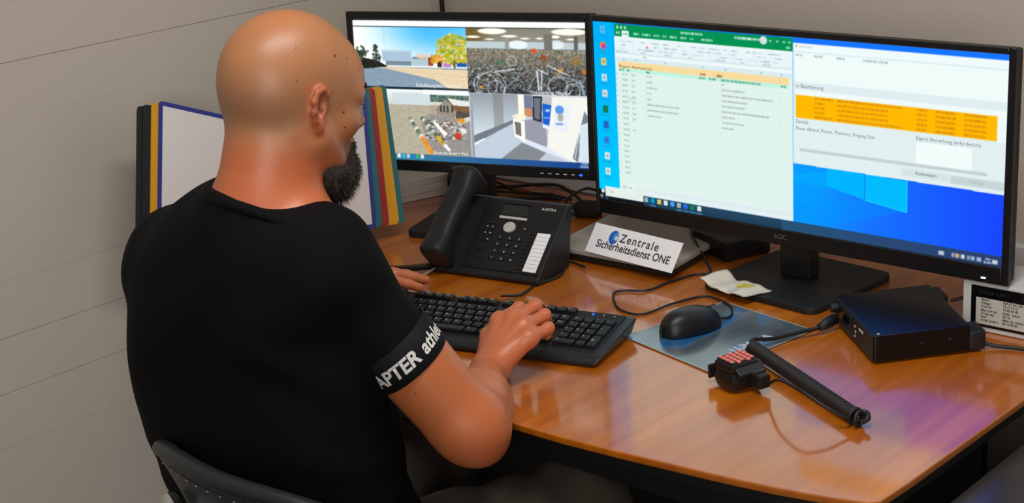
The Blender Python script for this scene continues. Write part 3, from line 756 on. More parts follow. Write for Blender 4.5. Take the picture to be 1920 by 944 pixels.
# ------------------------------------------------------------------ keyboard
def build_keyboard():
    U = .01905
    k = thing('keyboard', 'black full size keyboard under the man\'s hands', 'keyboard', (-1.533, 1.834, DZ), math.radians(14.8))
    xl, xr = -21.9 * U, 2.45 * U; yb, yf = 2.35 * U, -6.0 * U
    prof = [(yf, .002), (yf - .002, .006), (yf + .004, .0125), (-5.15 * U, .0175), (2.0 * U, .0315), (yb, .031), (yb, .004), (yb - .01, .001)]
    kb = prism('body', prof, xl, xr, MT['kb_edge'], k, 'x', .003, 2)
    for v in kb.data.vertices:                       # the under side is drawn in
        q = max(0, 1 - v.co.z / .016)
        v.co.x += (.011 if v.co.x < -.1 else -.011) * q
        v.co.y += (.005 if v.co.y < -.05 else -.012 if v.co.y > 0 else 0) * q
    ta = math.radians(6.6)
    Rk = Matrix.Translation((0, 0, .0268)) @ Matrix.Rotation(ta, 4, 'X')
    bm = bmesh.new(); box_bm(bm, (22.7 * U, 6.7 * U, .006), (-9.75 * U, -1.25 * U, .0), .001, 1)
    link('key_bed', bm_mesh(bm, 'key_bed'), MT['blk_dark'], k).data.transform(Rk)
    bm = bmesh.new(); box_bm(bm, (17.5 * U, 1.0 * U, .004), (-13.2 * U, -5.25 * U, -.003), .001, 1)
    link('palm_edge', bm_mesh(bm, 'palm_edge', angle=40), MT['blk_soft'], k).data.transform(Rk)
    cache = {}
    def keymesh(w, h):
        if (w, h) not in cache:
            bw, bh = w * U - .0012, h * U - .0012; tw, th = bw - .0062, bh - .006
            zb, zt = .001, .0095
            V = [(-bw / 2, -bh / 2, zb), (bw / 2, -bh / 2, zb), (bw / 2, bh / 2, zb), (-bw / 2, bh / 2, zb)]
            for e, zz in ((.0008, zt - .0012), (0, zt)):
                a, c = (tw + (.0024 if e else 0)) / 2, (th + (.0024 if e else 0)) / 2
                V += [(-a, -c + .0006, zz), (a, -c + .0006, zz), (a, c + .0006, zz), (-a, c + .0006, zz)]
            F = [(8, 9, 10, 11)]
            for L in (0, 4):
                for i in range(4): F.append((L + i, L + (i + 1) % 4, L + 4 + (i + 1) % 4, L + 4 + i))
            me = mesh('key', V, F); me.transform(Rk.to_3x3().to_4x4()); me.materials.append(MT['key']); cache[(w, h)] = me
        return cache[(w, h)]
    leg = bmesh.new()
    def put(cx, cy, w=1, h=1, ch=''):
        o = bpy.data.objects.new('key', keymesh(w, h)); COL.objects.link(o); o.parent = k
        o.location = Rk @ Vector((cx * U, cy * U, 0))
        if ch:
            c = bpy.data.curves.new('l', 'FONT'); c.body = ch; c.size = .0062 if len(ch) < 3 else .0036
            c.resolution_u = 1
            q = bpy.data.objects.new('l', c); COL.objects.link(q)
            me = bpy.data.meshes.new_from_object(q.evaluated_get(bpy.context.evaluated_depsgraph_get()))
            bpy.data.objects.remove(q)
            me.transform(Rk @ Matrix.Translation((cx * U - w * U * .5 + .0046, cy * U + .0005, .00975)))
            leg.from_mesh(me); bpy.data.meshes.remove(me)
    L0 = -21.0                                     # left edge of the key field
    def row(y, keys, x=L0):
        for q in keys:
            ch, w = (q, 1) if isinstance(q, str) else q
            if ch is None: x += w; continue
            put(x + w / 2, y, w, 1, ch); x += w
    row(1.5, ['Esc', (None, 1), 'F1', 'F2', 'F3', 'F4', (None, .5), 'F5', 'F6', 'F7', 'F8', (None, .5), 'F9', 'F10', 'F11', 'F12', (None, .25), 'Druck', 'Rol', 'Pau'])
    row(0, ['§', '1', '2', '3', '4', '5', '6', '7', '8', '9', '0', "'", '^', ('<-', 2), (None, .25), 'Einf', 'Pos', 'Up', (None, .25), 'Num', '/', '*', '-'])
    row(-1, [('Tab', 1.5), 'Q', 'W', 'E', 'R', 'T', 'Z', 'U', 'I', 'O', 'P', 'ü', '!', (' ', 1.5), (None, .25), 'Entf', 'End', 'Dn', (None, .25), '7', '8', '9'])
    row(-2, [('Caps', 1.75), 'A', 'S', 'D', 'F', 'G', 'H', 'J', 'K', 'L', 'ö', 'ä', '$', (' ', 1.25), (None, 3.5), '4', '5', '6'])
    row(-3, [('^', 1.25), '<', 'Y', 'X', 'C', 'V', 'B', 'N', 'M', ',', '.', '-', ('^', 2.75), (None, 1.25), '^', (None, 1.25), '1', '2', '3'])
    row(-4, [('Strg', 1.25), (' ', 1.25), ('Alt', 1.25), (' ', 6.25), ('Alt', 1.25), (' ', 1.25), (' ', 1.25), ('Strg', 1.25), (None, .25), '<', 'v', '>', (None, .25), ('0', 2), ','])
    put(1, -1.5, 1, 2, '+'); put(1, -3.5, 1, 2, 'En')
    link('key_print', bm_mesh(leg, 'key_print'), MT['legend'], k)['kind'] = 'stuff'
    for i, m_ in enumerate(('led_blue', 'legend', 'legend')):
        bm = bmesh.new(); cyl_bm(bm, .0022 if i == 0 else .001, .0015, ((-1.05 + i * 1.0) * U, 1.12 * U, .0050 + .0035), 12)
        link('indicator_light', bm_mesh(bm, 'indicator_light'), MT[m_], k).data.transform(Rk)
    # lead leaving the back edge
    inv = Matrix.Rotation(-math.radians(14.8), 3, 'Z')
    pts = [(-1.80, 1.888, .012), (-1.79, 1.93, .004), (-1.815, 2.01, .004), (-1.842, 2.08, .004), (-1.835, 2.112, .005), (-1.80, 2.108, .005), (-1.786, 2.103, .006)]
    tube('lead', [inv @ (Vector(p) - Vector((-1.533, 1.834, 0))) for p in pts], .0022, MT['cable'], k)
    pl = inv @ (Vector((-1.783, 2.102, .006)) - Vector((-1.533, 1.834, 0)))
build_keyboard()

# ------------------------------------------------------------------ telephone
def build_phone():
    a = math.radians(10)
    p = thing('desk_phone', 'black office desk telephone with white key strip and handset', 'telephone', (-2.037, 1.939, DZ), a)
    W, D = .245, .135
    # wedge shaped base
    prism('phone_base', [(.006, .001), (-.002, .007), (.003, .0145), (D - .012, .120), (D + .006, .117), (D - .005, .08), (D - .02, .002)], .0, W, MT['blk_soft'], p, 'x', .004, 2)
    th = math.atan2(.120 - .0145, D - .015)
    S = Matrix.Translation((0, .003, .0149)) @ Matrix.Rotation(th, 4, 'X') @ Matrix.Diagonal((1, .90, 1, 1))     # slope frame: x across, y up the slope
    def onslope(name, size, c, mat, bev=.0008, **kw):
        o = box(name, size, c, mat, p, bev); o.data.transform(S); return o
    SL = (D - .015) / math.cos(th)
    onslope('face_plate', (.168, SL / .90 - .012, .003), (.157, SL / .90 / 2, .0010), MT['blk'], .0012)
    onslope('display', (.056, .026, .002), (.141, .150, .0022), MT['lcd'])
    onslope('display_hood', (.060, .004, .005), (.141, .165, .003), MT['blk'], .001)
    onslope('silver_bar', (.060, .006, .004), (.144, .130, .0035), MT['silver'], .0015)
    o = cyl('navigation_wheel', .0125, .005, (.145, .107, .0045), MT['silver'], p, seg=32, bev=.0012); o.data.transform(S)
    onslope('key_strip', (.028, .092, .0016), (.221, .057, .0022), MT['sign'], .0004)
    bm = bmesh.new()
    for i in range(1, 10): box_bm(bm, (.0282, .0006, .0018), (.221, .011 + i * .0092, .0023))
    o = link('strip_rule', bm_mesh(bm, 'strip_rule'), MT['grey'], p); o.data.transform(S)
    for r in range(4):
        for c in range(3):
            o = onslope('dial_key', (.013, .0085, .003), (.134 + c * .0205, .082 - r * .0165, .0028), MT['key'], .001)
            o2 = text('legend', '123456789*0#'[r * 3 + c], .007, MT['legend'], o, S @ frame4((.132 + c * .0205, .0795 - r * .0165, .0046), (1, 0, 0), (0, 1, 0)))
    for i in range(10):
        onslope('line_key', (.013, .0045, .003), (.197, .016 + i * .0092, .0028), MT['key'], .001)
    for i in range(3):
        for c in range(2):
            onslope('function_key', (.008, .0045, .003), (.098 + c * .011, .102 - i * .015, .0028), MT['key'], .001)
    for i, (x, y) in enumerate(((.098, .104), (.109, .104), (.098, .089), (.109, .089), (.109, .074), (.178, .107))):
        onslope('key_mark', (.003, .002, .0008), (x, y, .0046), MT['legend'], .0002)
    onslope('menu_key', (.024, .004, .003), (.105, .115, .0028), MT['kb_edge'], .001)
    onslope('wide_key', (.018, .0055, .003), (.104, .050, .0028), MT['key'], .001)
    onslope('wide_key', (.018, .0055, .003), (.104, .034, .0028), MT['key'], .001)
    onslope('hook_light', (.002, .006, .001), (.075, .043, .0012), MT['silver'], .0003)
    text('brand_lettering', 'AASTRA', .0085, MT['white_ink'], p, S @ frame4((.195, .157, .0030), (1, 0, 0), (0, 1, 0)))
    # handset lying in its cradle on the left
    N = 40; V = []; F = []
    seg = 16
    for i in range(N + 1):
        t = i / N; y = -.004 + t * .222
        zc = .012 + .010 * math.sin(math.pi * t) + (.006 if False else 0)
        endb = max(0, 1 - min(t, 1 - t) / .24)                        # thicker ear and mouth pieces
        hw = .0245 + .0025 * min(1, endb * 1.2); hh = .019 + .011 * min(1, endb * 1.5)
        cap = min(1, math.sqrt(max(0, 1 - max(0, 1 - min(t, 1 - t) / .055) ** 2)) + .02)
        for j in range(seg):
            q = 2 * math.pi * j / seg; cx, sz = math.cos(q), math.sin(q)
            sx = math.copysign(abs(cx) ** .6, cx); ss = math.copysign(abs(sz) ** .6, sz)
            lowerfix = zc + .014 - (0.010 * min(1, endb * 1.5) if ss < 0 else 0)
            V.append(Vector((.034 + hw * cap * sx, y, lowerfix + hh * cap * ss)))
    for i in range(N):
        for j in range(seg): F.append((i * seg + j, i * seg + (j + 1) % seg, (i + 1) * seg + (j + 1) % seg, (i + 1) * seg + j))
    F.append(tuple(range(seg - 1, -1, -1))); F.append(tuple(N * seg + j for j in range(seg)))
    V = [S @ (v + Vector((0, -.004, .006))) for v in V]
    link('handset', mesh('handset', V, F, True), MT['blk_soft'], p)
    # coiled cord leaving at the lower left, and a straight grey lead in front
    ax = spline([(.012, .004, .012), (-.025, -.018, .010), (-.06, -.045, .011), (-.075, -.075, .010), (-.045, -.09, .010)], 26)
    n = len(ax); tt = np.linspace(0, 1, n * 6); axd = np.stack([np.interp(tt, np.linspace(0, 1, n), ax[:, k]) for k in range(3)], 1)
    T = np.gradient(axd, axis=0); T /= np.linalg.norm(T, axis=1)[:, None]
    A = np.cross(T, [0, 0, 1.]); A /= np.linalg.norm(A, axis=1)[:, None]; B = np.cross(T, A)
    ph = np.linspace(0, 2 * np.pi * 46, len(axd))
    tube('coiled_cord', axd + .0055 * (np.cos(ph)[:, None] * A + np.sin(ph)[:, None] * B), .0016, MT['cable'], p, seg=5, raw=True)
    tube('lead', [(.02, .0, .010), (.012, -.04, .004), (.0, -.09, .003), (-.015, -.12, .003)], .002, MT['grey'], p)
build_phone()

# ------------------------------------------------------------------ grey closed laptop, sign, dock, adapter
def build_mid_things():
    lp = thing('laptop', 'closed grey laptop lying behind the name sign', 'laptop', (-1.745, 2.255, DZ))
    outl = [(-.148, -.125), (.128, -.115), (.100, .125), (-.180, .130)]
    prism('base_half', outl, .004, .013, MT['blk_soft'], lp, 'z', .002)
    prism('lid', [(p[0] * 1.0, p[1] * 1.0) for p in outl], .0135, .024, MT['grey'], lp, 'z', .003)
    bm = bmesh.new()
    for x, y in ((-.13, -.10), (.1, -.1), (.08, .1), (-.16, .1)): cyl_bm(bm, .008, .004, (x, y, .002), 12)
    link('rubber_foot', bm_mesh(bm, 'rubber_foot'), MT['blk_dark'], lp)['kind'] = 'stuff'
    # folded card sign
    A = Vector((-1.810, 2.133, DZ + .0245)); B = Vector((-1.594, 2.112, DZ + .0245))
    ux = (B - A).normalized(); W = (B - A).length; fw = Vector((ux.y, -ux.x, 0)); H = .047; lean = .034
    s = thing('name_sign', 'white folded card sign lettered in black on the grey laptop', 'sign', A + ux * W / 2)
    o = A + ux * W / 2
    up = (Vector((0, 0, H)) - fw * lean)
    L = lambda x, k, d=0: ux * x + up * k - fw * d
    V = [L(-W / 2, 0), L(W / 2, 0), L(W / 2, 1), L(-W / 2, 1), L(-W / 2, 0, .0012), L(W / 2, 0, .0012), L(W / 2, .995, .0012), L(-W / 2, .995, .0012)]
    F = [(0, 1, 2, 3), (7, 6, 5, 4), (0, 4, 5, 1), (1, 5, 6, 2), (2, 6, 7, 3), (3, 7, 4, 0)]
    link('front_flap', mesh('front_flap', V, F), MT['sign'], s)
    q0 = -fw * (lean + .002)
    V2, F2 = quad_panel([q0 + ux * .02, q0 - ux * .02, q0 - ux * .02 + Vector((0, 0, H * .93)), q0 + ux * .02 + Vector((0, 0, H * .93))], .0012)
    link('back_strut', mesh('back_strut', V2, F2), MT['sign'], s)
    n = ux.cross(up).normalized()
    if n.dot(fw) < 0: n = -n
    FR = frame4(n * .0006, ux, up)
    hh = up.length
    text('lettering', 'Zentrale', .0225, MT['ink'], s, FR @ Matrix.Translation((-.036, hh * .56, 0)), bold=.0003, space=1.22)
    text('lettering', 'Sicherheitsdienst ONE', .0212, MT['ink'], s, FR @ Matrix.Translation((-.088, hh * .24, 0)), bold=.0003, sx=.935)
    # round blue globe emblem with a pale sweep
    def disc(cx, cy, rx, ry, z, seg=28, a0=0, a1=360):
        V = [(cx, cy, z)] + [(cx + rx * math.cos(math.radians(a0 + (a1 - a0) * i / seg)), cy + ry * math.sin(math.radians(a0 + (a1 - a0) * i / seg)), z) for i in range(seg + 1)]
        return V, [(0, i, i + 1) for i in range(1, seg + 1)]
    for nm, args, col in (('emblem', (-.052, hh * .655, .0115, .0135, 0), (30, 100, 190)), ('emblem_highlight', (-.047, hh * .69, .0065, .008, .0002), (74, 150, 224)), ('emblem_sweep', (-.0435, hh * .645, .006, .0042, .0004), (200, 218, 238))):
        V, F = disc(*args); me = mesh(nm, V, F); me.transform(FR)
        link(nm, me, M(nm + '_print', col, .5), s)
    d = thing('docking_box', 'small black box between grey laptop and ultrawide monitor stand', 'box', (-1.62, 2.335, DZ), math.radians(-22))
    box('body', (.115, .10, .038), (0, 0, .0192), MT['blk'], d, .004)
    box('front_slot', (.06, .002, .006), (0, -.0508, .018), MT['blk_gloss'], d, .0005)
    a = thing('power_adapter', 'black power adapter lump with looped cable behind the phone', 'adapter', (-2.0, 2.375, DZ), math.radians(20))
    box('body', (.055, .036, .030), (0, 0, .0152), MT['blk_soft'], a, .006)
    tube('cable_loop', [(-.028, 0, .016), (-.045, -.01, .02), (-.05, .02, .03), (-.02, .045, .045), (.012, .04, .04), (.02, .012, .033)], .0028, MT['cable'], a)
    tube('lead', [(.028, 0, .015), (.05, .012, .012), (.075, .035, .004), (.095, .07, .003)], .003, MT['cable'], a)
    tube('lead', [(-.02, -.018, .012), (-.035, -.03, .004), (-.03, -.06, .003)], .003, MT['cable'], a)
    g = thing('round_gadget', 'black round-ended gadget on cable under left monitor edge', 'gadget', (-2.338, 2.372, DZ), math.radians(35))
    o = cyl('body', .021, .085, (0, 0, .031), MT['blk'], g, axis='x', seg=28, bev=.004)
    box('foot', (.05, .03, .012), (0, 0, .0062), MT['blk_soft'], g, .003)
    tube('lead', [(.043, 0, .03), (.07, .01, .02), (.10, .0, .006), (.14, -.02, .003), (.19, -.03, .003)], .003, MT['cable'], g)
    bl = thing('paper_stack', 'white block of papers on the desk behind the colour panels', 'paper', (-2.445, 2.318, DZ), math.radians(-18.5))
    for i, (h0, h1, dx) in enumerate(((.0, .014, 0), (.0145, .030, .002), (.0305, .046, -.001))):
        box('paper_bundle', (.105, .26, h1 - h0), (dx, dx, (h0 + h1) / 2 + .0005), MT['paper'], bl, .001, 1)
build_mid_things()

def cable(name, label, pts, r=.003, mat='cable'):
    return tag(tube(name, [(x, y, DZ + z) for x, y, z in pts], r, MT[mat]), label, 'cable')
cable('cable', 'black cable running along back edge of desk behind phone', [(-2.34, 2.42, .004), (-2.276, 2.465, .004), (-2.224, 2.475, .012), (-2.159, 2.468, .02), (-2.107, 2.455, .012), (-2.06, 2.43, .004), (-2.045, 2.40, .004)], .0035)
cable('cable', 'short black cable end with plug right of left monitor column', [(-2.26, 2.33, .004), (-2.215, 2.385, .004), (-2.16, 2.42, .005), (-2.12, 2.43, .006)], .0045)
cable('cable', 'second thin black cable sagging behind the left monitor column', [(-2.30, 2.40, .004), (-2.22, 2.435, .004), (-2.15, 2.447, .004), (-2.10, 2.44, .004)], .003)
cable('cable', 'thin black lead lying from phone toward the grey laptop', [(-1.80, 1.99, .004), (-1.80, 2.05, .003), (-1.835, 2.10, .003), (-1.87, 2.118, .003), (-1.905, 2.13, .003)], .0024)
o = tube('wall_cable', [(-2.512, 2.508, .79), (-2.511, 2.509, 1.0), (-2.513, 2.508, 1.4), (-2.512, 2.509, 2.0), (-2.512, 2.509, 2.68)], .0055, MT['cable'])
tag(o, 'black cable running up the wall corner above left monitor', 'cable')

# ------------------------------------------------------------------ mouse, pad, wrapper
def build_mouse():
    pts = [(-1.468, 2.09), (-1.269, 2.054), (-1.304, 1.818), (-1.509, 1.868)]
    cx, cy = -1.3875, 1.9575
    mp = prism('mouse_pad', [(x, y) for x, y in pts], DZ + .0004, DZ + .0022, None, None, 'z', .0004, 1)
    m = bpy.data.materials.new('mouse_pad_print'); m.use_nodes = True; nt = m.node_tree; b = nt.nodes['Principled BSDF']
    tc = nt.nodes.new('ShaderNodeTexCoord'); n = nt.nodes.new('ShaderNodeTexNoise'); n.inputs['Scale'].default_value = 14; n.inputs['Detail'].default_value = 5
    n.inputs['Distortion'].default_value = 1.2
    mpn = nt.nodes.new('ShaderNodeMapping'); mpn.inputs['Scale'].default_value = (1, .45, 1); mpn.inputs['Rotation'].default_value = (0, 0, .6)
    cr = nt.nodes.new('ShaderNodeValToRGB'); e = cr.color_ramp.elements
    e[0].position = .38; e[0].color = tuple(lin((62, 72, 82))) + (1,); e[1].position = .70; e[1].color = tuple(lin((40, 96, 150))) + (1,)
    q = e.new(.52); q.color = tuple(lin((80, 98, 108))) + (1,); q = e.new(.60); q.color = tuple(lin((52, 112, 160))) + (1,)
    nt.links.new(tc.outputs['Object'], mpn.inputs[0]); nt.links.new(mpn.outputs[0], n.inputs['Vector']); nt.links.new(n.outputs[0], cr.inputs[0]); nt.links.new(cr.outputs[0], b.inputs['Base Color'])
    b.inputs['Roughness'].default_value = .3; b.inputs['Coat Weight'].default_value = 1; b.inputs['Coat IOR'].default_value = 1.7; b.inputs['Coat Roughness'].default_value = .14
    mp.data.materials.clear(); mp.data.materials.append(m)
    tag(mp, 'thin blue and grey printed mouse pad under the black mouse', 'mouse pad')
    E_, S_ = Vector((-1.269, 2.054, 0)), Vector((-1.304, 1.818, 0))
    d = (E_ - S_).normalized()
    text('lettering', 'LUMASA', .024, MT['legend'], mp, frame4(Vector((S_.x, S_.y, DZ + .0025)) + d * .085 + Vector((-.028, 0.004, 0)), d, Vector((-d.y, d.x, 0))), bold=.0006, sx=1.0)
    # rim line
    bm = bmesh.new()
    for i in range(4):
        a, c = Vector(pts[i] + (0,)), Vector(pts[(i + 1) % 4] + (0,)); dd = (c - a); L = dd.length; ang = math.atan2(dd.y, dd.x)
        box_bm(bm, (L - .002, .0012, .0007), ((a + c) / 2).to_tuple()[:2] + (DZ + .0023,), 0, 1, Matrix.Rotation(ang, 3, 'Z'))
    link('rim', bm_mesh(bm, 'rim'), MT['silver'], mp)
    # mouse: long axis from lower left to upper right
    ms = thing('computer_mouse', 'black wired mouse resting on the blue pad', 'mouse', (-1.437, 1.950, DZ + .0024), math.radians(-16))
    N, K = 26, 28; V = []; F = []
    Lh, Wh, Hh = .058, .0315, .0375
    for i in range(N + 1):
        t = i / N; y = -Lh + 2 * Lh * t
        prof = (1 - abs(2 * t - 1) ** 3.2) ** .5
        wd = Wh * prof * (1 - .10 * math.cos((t - .1) * 2 * math.pi * .9) * .6)
        hz = Hh * max(0, (1 - abs((t - .40) / (.62 if t > .40 else .42)) ** 2.6)) ** .55
        hz = max(hz, .004)
        for j in range(K):
            q = 2 * math.pi * j / K; cx_, sz = math.cos(q), math.sin(q)
            sx = math.copysign(abs(cx_) ** .75, cx_)
            z = .002 + (hz * abs(sz) ** .8 if sz > 0 else -.0015 * abs(sz))
            V.append((wd * sx * (1 - .12 * max(0, sz)), y, max(z, .0006)))
    for i in range(N):
        for j in range(K): F.append((i * K + j, i * K + (j + 1) % K, (i + 1) * K + (j + 1) % K, (i + 1) * K + j))
    F.append(tuple(range(K - 1, -1, -1))); F.append(tuple(N * K + j for j in range(K)))
    link('shell', mesh('shell', V, F, True), MT['blk'], ms)
    cyl('scroll_wheel', .011, .007, (0, .034, .0225), MT['kb_edge'], ms, axis='x', seg=24, bev=.001)
    box('button_gap', (.0012, .05, .0015), (0, .028, .0315), MT['blk_dark'], ms, 0, rot=None)
    inv = Matrix.Rotation(math.radians(16), 3, 'Z')
    pts = [(-1.420, 2.004, .008), (-1.414, 2.03, .004), (-1.432, 2.062, .004), (-1.463, 2.085, .004), (-1.511, 2.092, .003), (-1.535, 2.033, .003), (-1.547, 1.965, .003), (-1.593, 1.963, .003), (-1.638, 2.001, .003),
           (-1.656, 2.028, .003), (-1.645, 2.046, .003), (-1.614, 2.066, .003), (-1.606, 2.12, .003), (-1.592, 2.178, .003), (-1.570, 2.196, .005), (-1.605, 2.232, .012), (-1.662, 2.278, .029), (-1.705, 2.325, .029), (-1.725, 2.37, .029), (-1.70, 2.41, .020), (-1.66, 2.43, .006)]
    tube('lead', [inv @ (Vector(p) - Vector((-1.437, 1.950, .0024))) for p in pts], .0021, MT['cable'], ms)
    # crumpled wrapper on the stand foot
    wv = thing('tissue_packet', 'crumpled white and yellow paper wrapper lying on monitor stand foot', 'wrapper', (-1.470, 2.133, DZ + .0125))
    C = [Vector((-1.537, 2.118, 0)), Vector((-1.428, 2.090, 0)), Vector((-1.410, 2.146, 0)), Vector((-1.520, 2.174, 0))]
    n1, n2 = 22, 12; V = []
    for j in range(n2 + 1):
        for i in range(n1 + 1):
            s, t_ = i / n1, j / n2
            P = (C[0] * (1 - s) + C[1] * s) * (1 - t_) + (C[3] * (1 - s) + C[2] * s) * t_
            z = .005 + .0028 * math.sin(s * 9 + t_ * 2) + .002 * math.sin(s * 17 + 1) + .006 * max(0, .16 - s) / .16 + .0035 * max(0, s - .85) / .15
            V.append((P.x + 1.470 + .0015 * math.sin(t_ * 8), P.y - 2.133 + .002 * math.sin(s * 15), max(z, .0008)))
    F = [(j * (n1 + 1) + i, j * (n1 + 1) + i + 1, (j + 1) * (n1 + 1) + i + 1, (j + 1) * (n1 + 1) + i) for j in range(n2) for i in range(n1)]
    nb = len(V); V2 = V + [(x, y, max(.0003, z - .0035)) for x, y, z in V]
    F2 = F + [tuple(nb + q for q in f[::-1]) for f in F]
    ring = [i for i in range(n1)] + [j * (n1 + 1) + n1 for j in range(n2)] + [n2 * (n1 + 1) + i for i in range(n1, 0, -1)] + [j * (n1 + 1) for j in range(n2, 0, -1)]
    for i in range(len(ring)): a, b_ = ring[i], ring[(i + 1) % len(ring)]; F2.append((b_, a, a + nb, b_ + nb))
    link('wrapper', mesh('wrapper', V2, F2, True), MT['napkin'], wv)
    def patch(name, s0, s1, t0, t1, mat, dz):
        Vp = []; a, b_ = 8, 5
        for j in range(b_ + 1):
            for i in range(a + 1):
                s = s0 + (s1 - s0) * i / a; t_ = t0 + (t1 - t0) * j / b_; ii = s * n1; jj = t_ * n2
                i0, j0 = int(min(ii, n1 - 1)), int(min(jj, n2 - 1)); fx, fy = ii - i0, jj - j0
                g = lambda a_, c_: np.array(V[c_ * (n1 + 1) + a_])
                q = (g(i0, j0) * (1 - fx) + g(i0 + 1, j0) * fx) * (1 - fy) + (g(i0, j0 + 1) * (1 - fx) + g(i0 + 1, j0 + 1) * fx) * fy
                Vp.append((q[0], q[1], q[2] + dz))
        link(name, mesh(name, Vp, [(j * (a + 1) + i, j * (a + 1) + i + 1, (j + 1) * (a + 1) + i + 1, (j + 1) * (a + 1) + i) for j in range(b_) for i in range(a)], True), mat, wv)
    patch('yellow_patch', .50, .80, .50, .82, MT['yellow_print'], .0005)
    patch('grey_print', .52, .66, .18, .36, MT['legend'], .0005)
build_mouse()

# ------------------------------------------------------------------ radio hand microphone and radio box
def build_radio():
    hm = thing('hand_microphone', 'black radio hand microphone with salmon grille and coiled lead', 'microphone', (-1.243, 1.800, DZ))
    # local axes: e1 along the long side of the grille, e2 across
    e1 = Vector((.30, .95, 0)).normalized(); e2 = Vector((.95, -.30, 0)).normalized()
    Rm = Matrix((e2, e1, Vector((0, 0, 1)))).transposed()
    def bx(name, size, c, mat, bev=.003, tilt=0):
        o = box(name, size, (0, 0, 0), mat, hm, bev)
        o.data.transform(Matrix.Translation((Rm @ Vector(c))) @ Rm.to_4x4() @ Matrix.Rotation(tilt, 4, 'Y'))
        return o
    bx('body', (.052, .062, .034), (.002, .0, .0185), MT['blk'], .014)
    bx('top_shell', (.047, .056, .018), (.0, .0, .0375), MT['blk'], .0085)
    bx('grille_plate', (.037, .045, .003), (-.001, .0, .0460), MT['kb_edge'], .0014)
    for i in range(5):
        for j in range(4):
            x = -.014 + j * .0088 + (.0044 if i % 2 else 0) - .002; y = -.018 + i * .009
            bx('grille_bead', (.0074, .0064, .004), (x, y, .0468), MT['grille'], .0017)
    bx('shoulder_band', (.022, .050, .006), (.024, .004, .036), MT['kb_edge'], .0025, math.radians(30))
    bx('cable_boot', (.030, .022, .022), (.036, .012, .020), MT['blk_soft'], .004)
    bx('boot_rib', (.010, .024, .006), (.034, .012, .031), MT['kb_edge'], .002)
    bx('belt_clip', (.005, .030, .022), (-.035, -.012, .020), MT['blk_soft'], .002)
    bx('clip_bridge', (.012, .010, .010), (-.029, -.008, .020), MT['blk_soft'], .002)
    b0 = Vector((-1.243, 1.800, 0))
    # tight coiled lead
    a = np.array([-1.290, 1.909, .017]) - np.array(b0); b_ = np.array([-1.036, 1.779, .013]) - np.array(b0)
    n = 62; tt = np.linspace(0, 1, n * 12)
    ax = a + (b_ - a) * tt[:, None]
    T = (b_ - a) / np.linalg.norm(b_ - a); A = np.cross(T, [0, 0, 1.]); A /= np.linalg.norm(A); B = np.cross(T, A)
    ph = 2 * np.pi * n * tt
    tube('coiled_lead', ax + .0096 * (np.cos(ph)[:, None] * A + np.sin(ph)[:, None] * B), .0023, MT['cable'], hm, seg=6, raw=True)
    V, F = tube_vf(np.array([a + (b_ - a) * .005, a + (b_ - a) * .5, a + (b_ - a) * .995]), .0088, 16)
    link('coil_core', mesh('coil_core', V, F, True), MT['blk_dark'], hm)
    # bent ends of the coil
    e = b_ + T * .006
    ring = [e + A * .010 * math.cos(q) * 1.0 + B * .0105 * math.sin(q) for q in np.linspace(0, 2 * np.pi, 20, endpoint=False)]
    tube('end_turn', ring, .0034, MT['cable'], hm, seg=8, raw=True, closed=True)
    ring = [e + T * .009 + A * .009 * math.cos(q) + B * .0095 * math.sin(q) + T * .004 * math.cos(q) for q in np.linspace(0, 2 * np.pi, 20, endpoint=False)]
    tube('end_turn', ring, .0032, MT['cable'], hm, seg=8, raw=True, closed=True)
    tube('end_loop', [e + np.array((.004, .004, .006)), e + np.array((.014, .006, .006)), e + np.array((.020, -.001, .002)), e + np.array((.012, -.006, -.004))], .0042, MT['cable'], hm, seg=8)
    P = lambda x, y, z: np.array((x, y, z)) - np.array(b0)
    bootend = np.array(Rm @ Vector((.050, .012, .019)))
    tube('lead', [bootend, bootend + np.array((.012, -.006, .004)), P(-1.150, 1.770, .042), P(-1.100, 1.745, .047), P(-1.06, 1.742, .034), P(-1.034, 1.756, .018), e + np.array((-.002, -.010, .004))], .0024, MT['cable'], hm)
    tube('radio_lead', [a + np.array((0, 0, .002)), a + np.array((-.006, .014, .006)), P(-1.290, 1.965, .012), P(-1.27, 2.01, .012), P(-1.252, 2.045, .013), P(-1.247, 2.072, .016)], .0034, MT['cable'], hm)
    V, F = tube_vf(np.array([P(-1.252, 2.045, .013), P(-1.249, 2.060, .015), P(-1.246, 2.082, .017)]), np.array([.006, .009, .0095]), 12)
    link('plug', mesh('plug', V, F, True), MT['blk_soft'], hm)
    # the radio itself
    rd = thing('radio_unit', 'black two-way radio box with control panel at desk right', 'radio', (-1.141, 2.105, DZ), math.radians(-43.4))
    # local: +x along the front panel from far left to near right; -y is the front panel normal
    # outline corners (world): L(-1.262,2.112) N(-1.116,1.980) R(-1.012,2.113) B(-1.167,2.255)
    def loc(x, y):
        v = Matrix.Rotation(math.radians(43.4), 3, 'Z') @ Vector((x + 1.141, y - 2.105, 0)); return v.x, v.y
    c = [loc(-1.262, 2.112), loc(-1.116, 1.980), loc(-1.020, 2.100), loc(-1.160, 2.235)]
    prism('case', c, .004, .047, MT['radio_blk'], rd, 'z', .003)
    c2 = [(.050, -.075), (.092, -.075), (.092, .03), (.05, .03)]
    x0, y0 = c[1]; x3, y3 = c[2]; xb, yb = c[3]; xl, yl = c[0]
    # rear heat-sink lobes
    prism('rear_lobe', [(x3 - .046, y3 - .004), (x3, y3 - .002), (x3, y3 + .026), (x3 - .046, y3 + .026)], .003, .036, MT['blk_soft'], rd, 'z', .006)
    prism('rear_lobe', [(xb, yb - .004), (xb + .05, yb - .004), (xb + .05, yb + .016), (xb, yb + .016)], .003, .043, MT['blk_soft'], rd, 'z', .006)
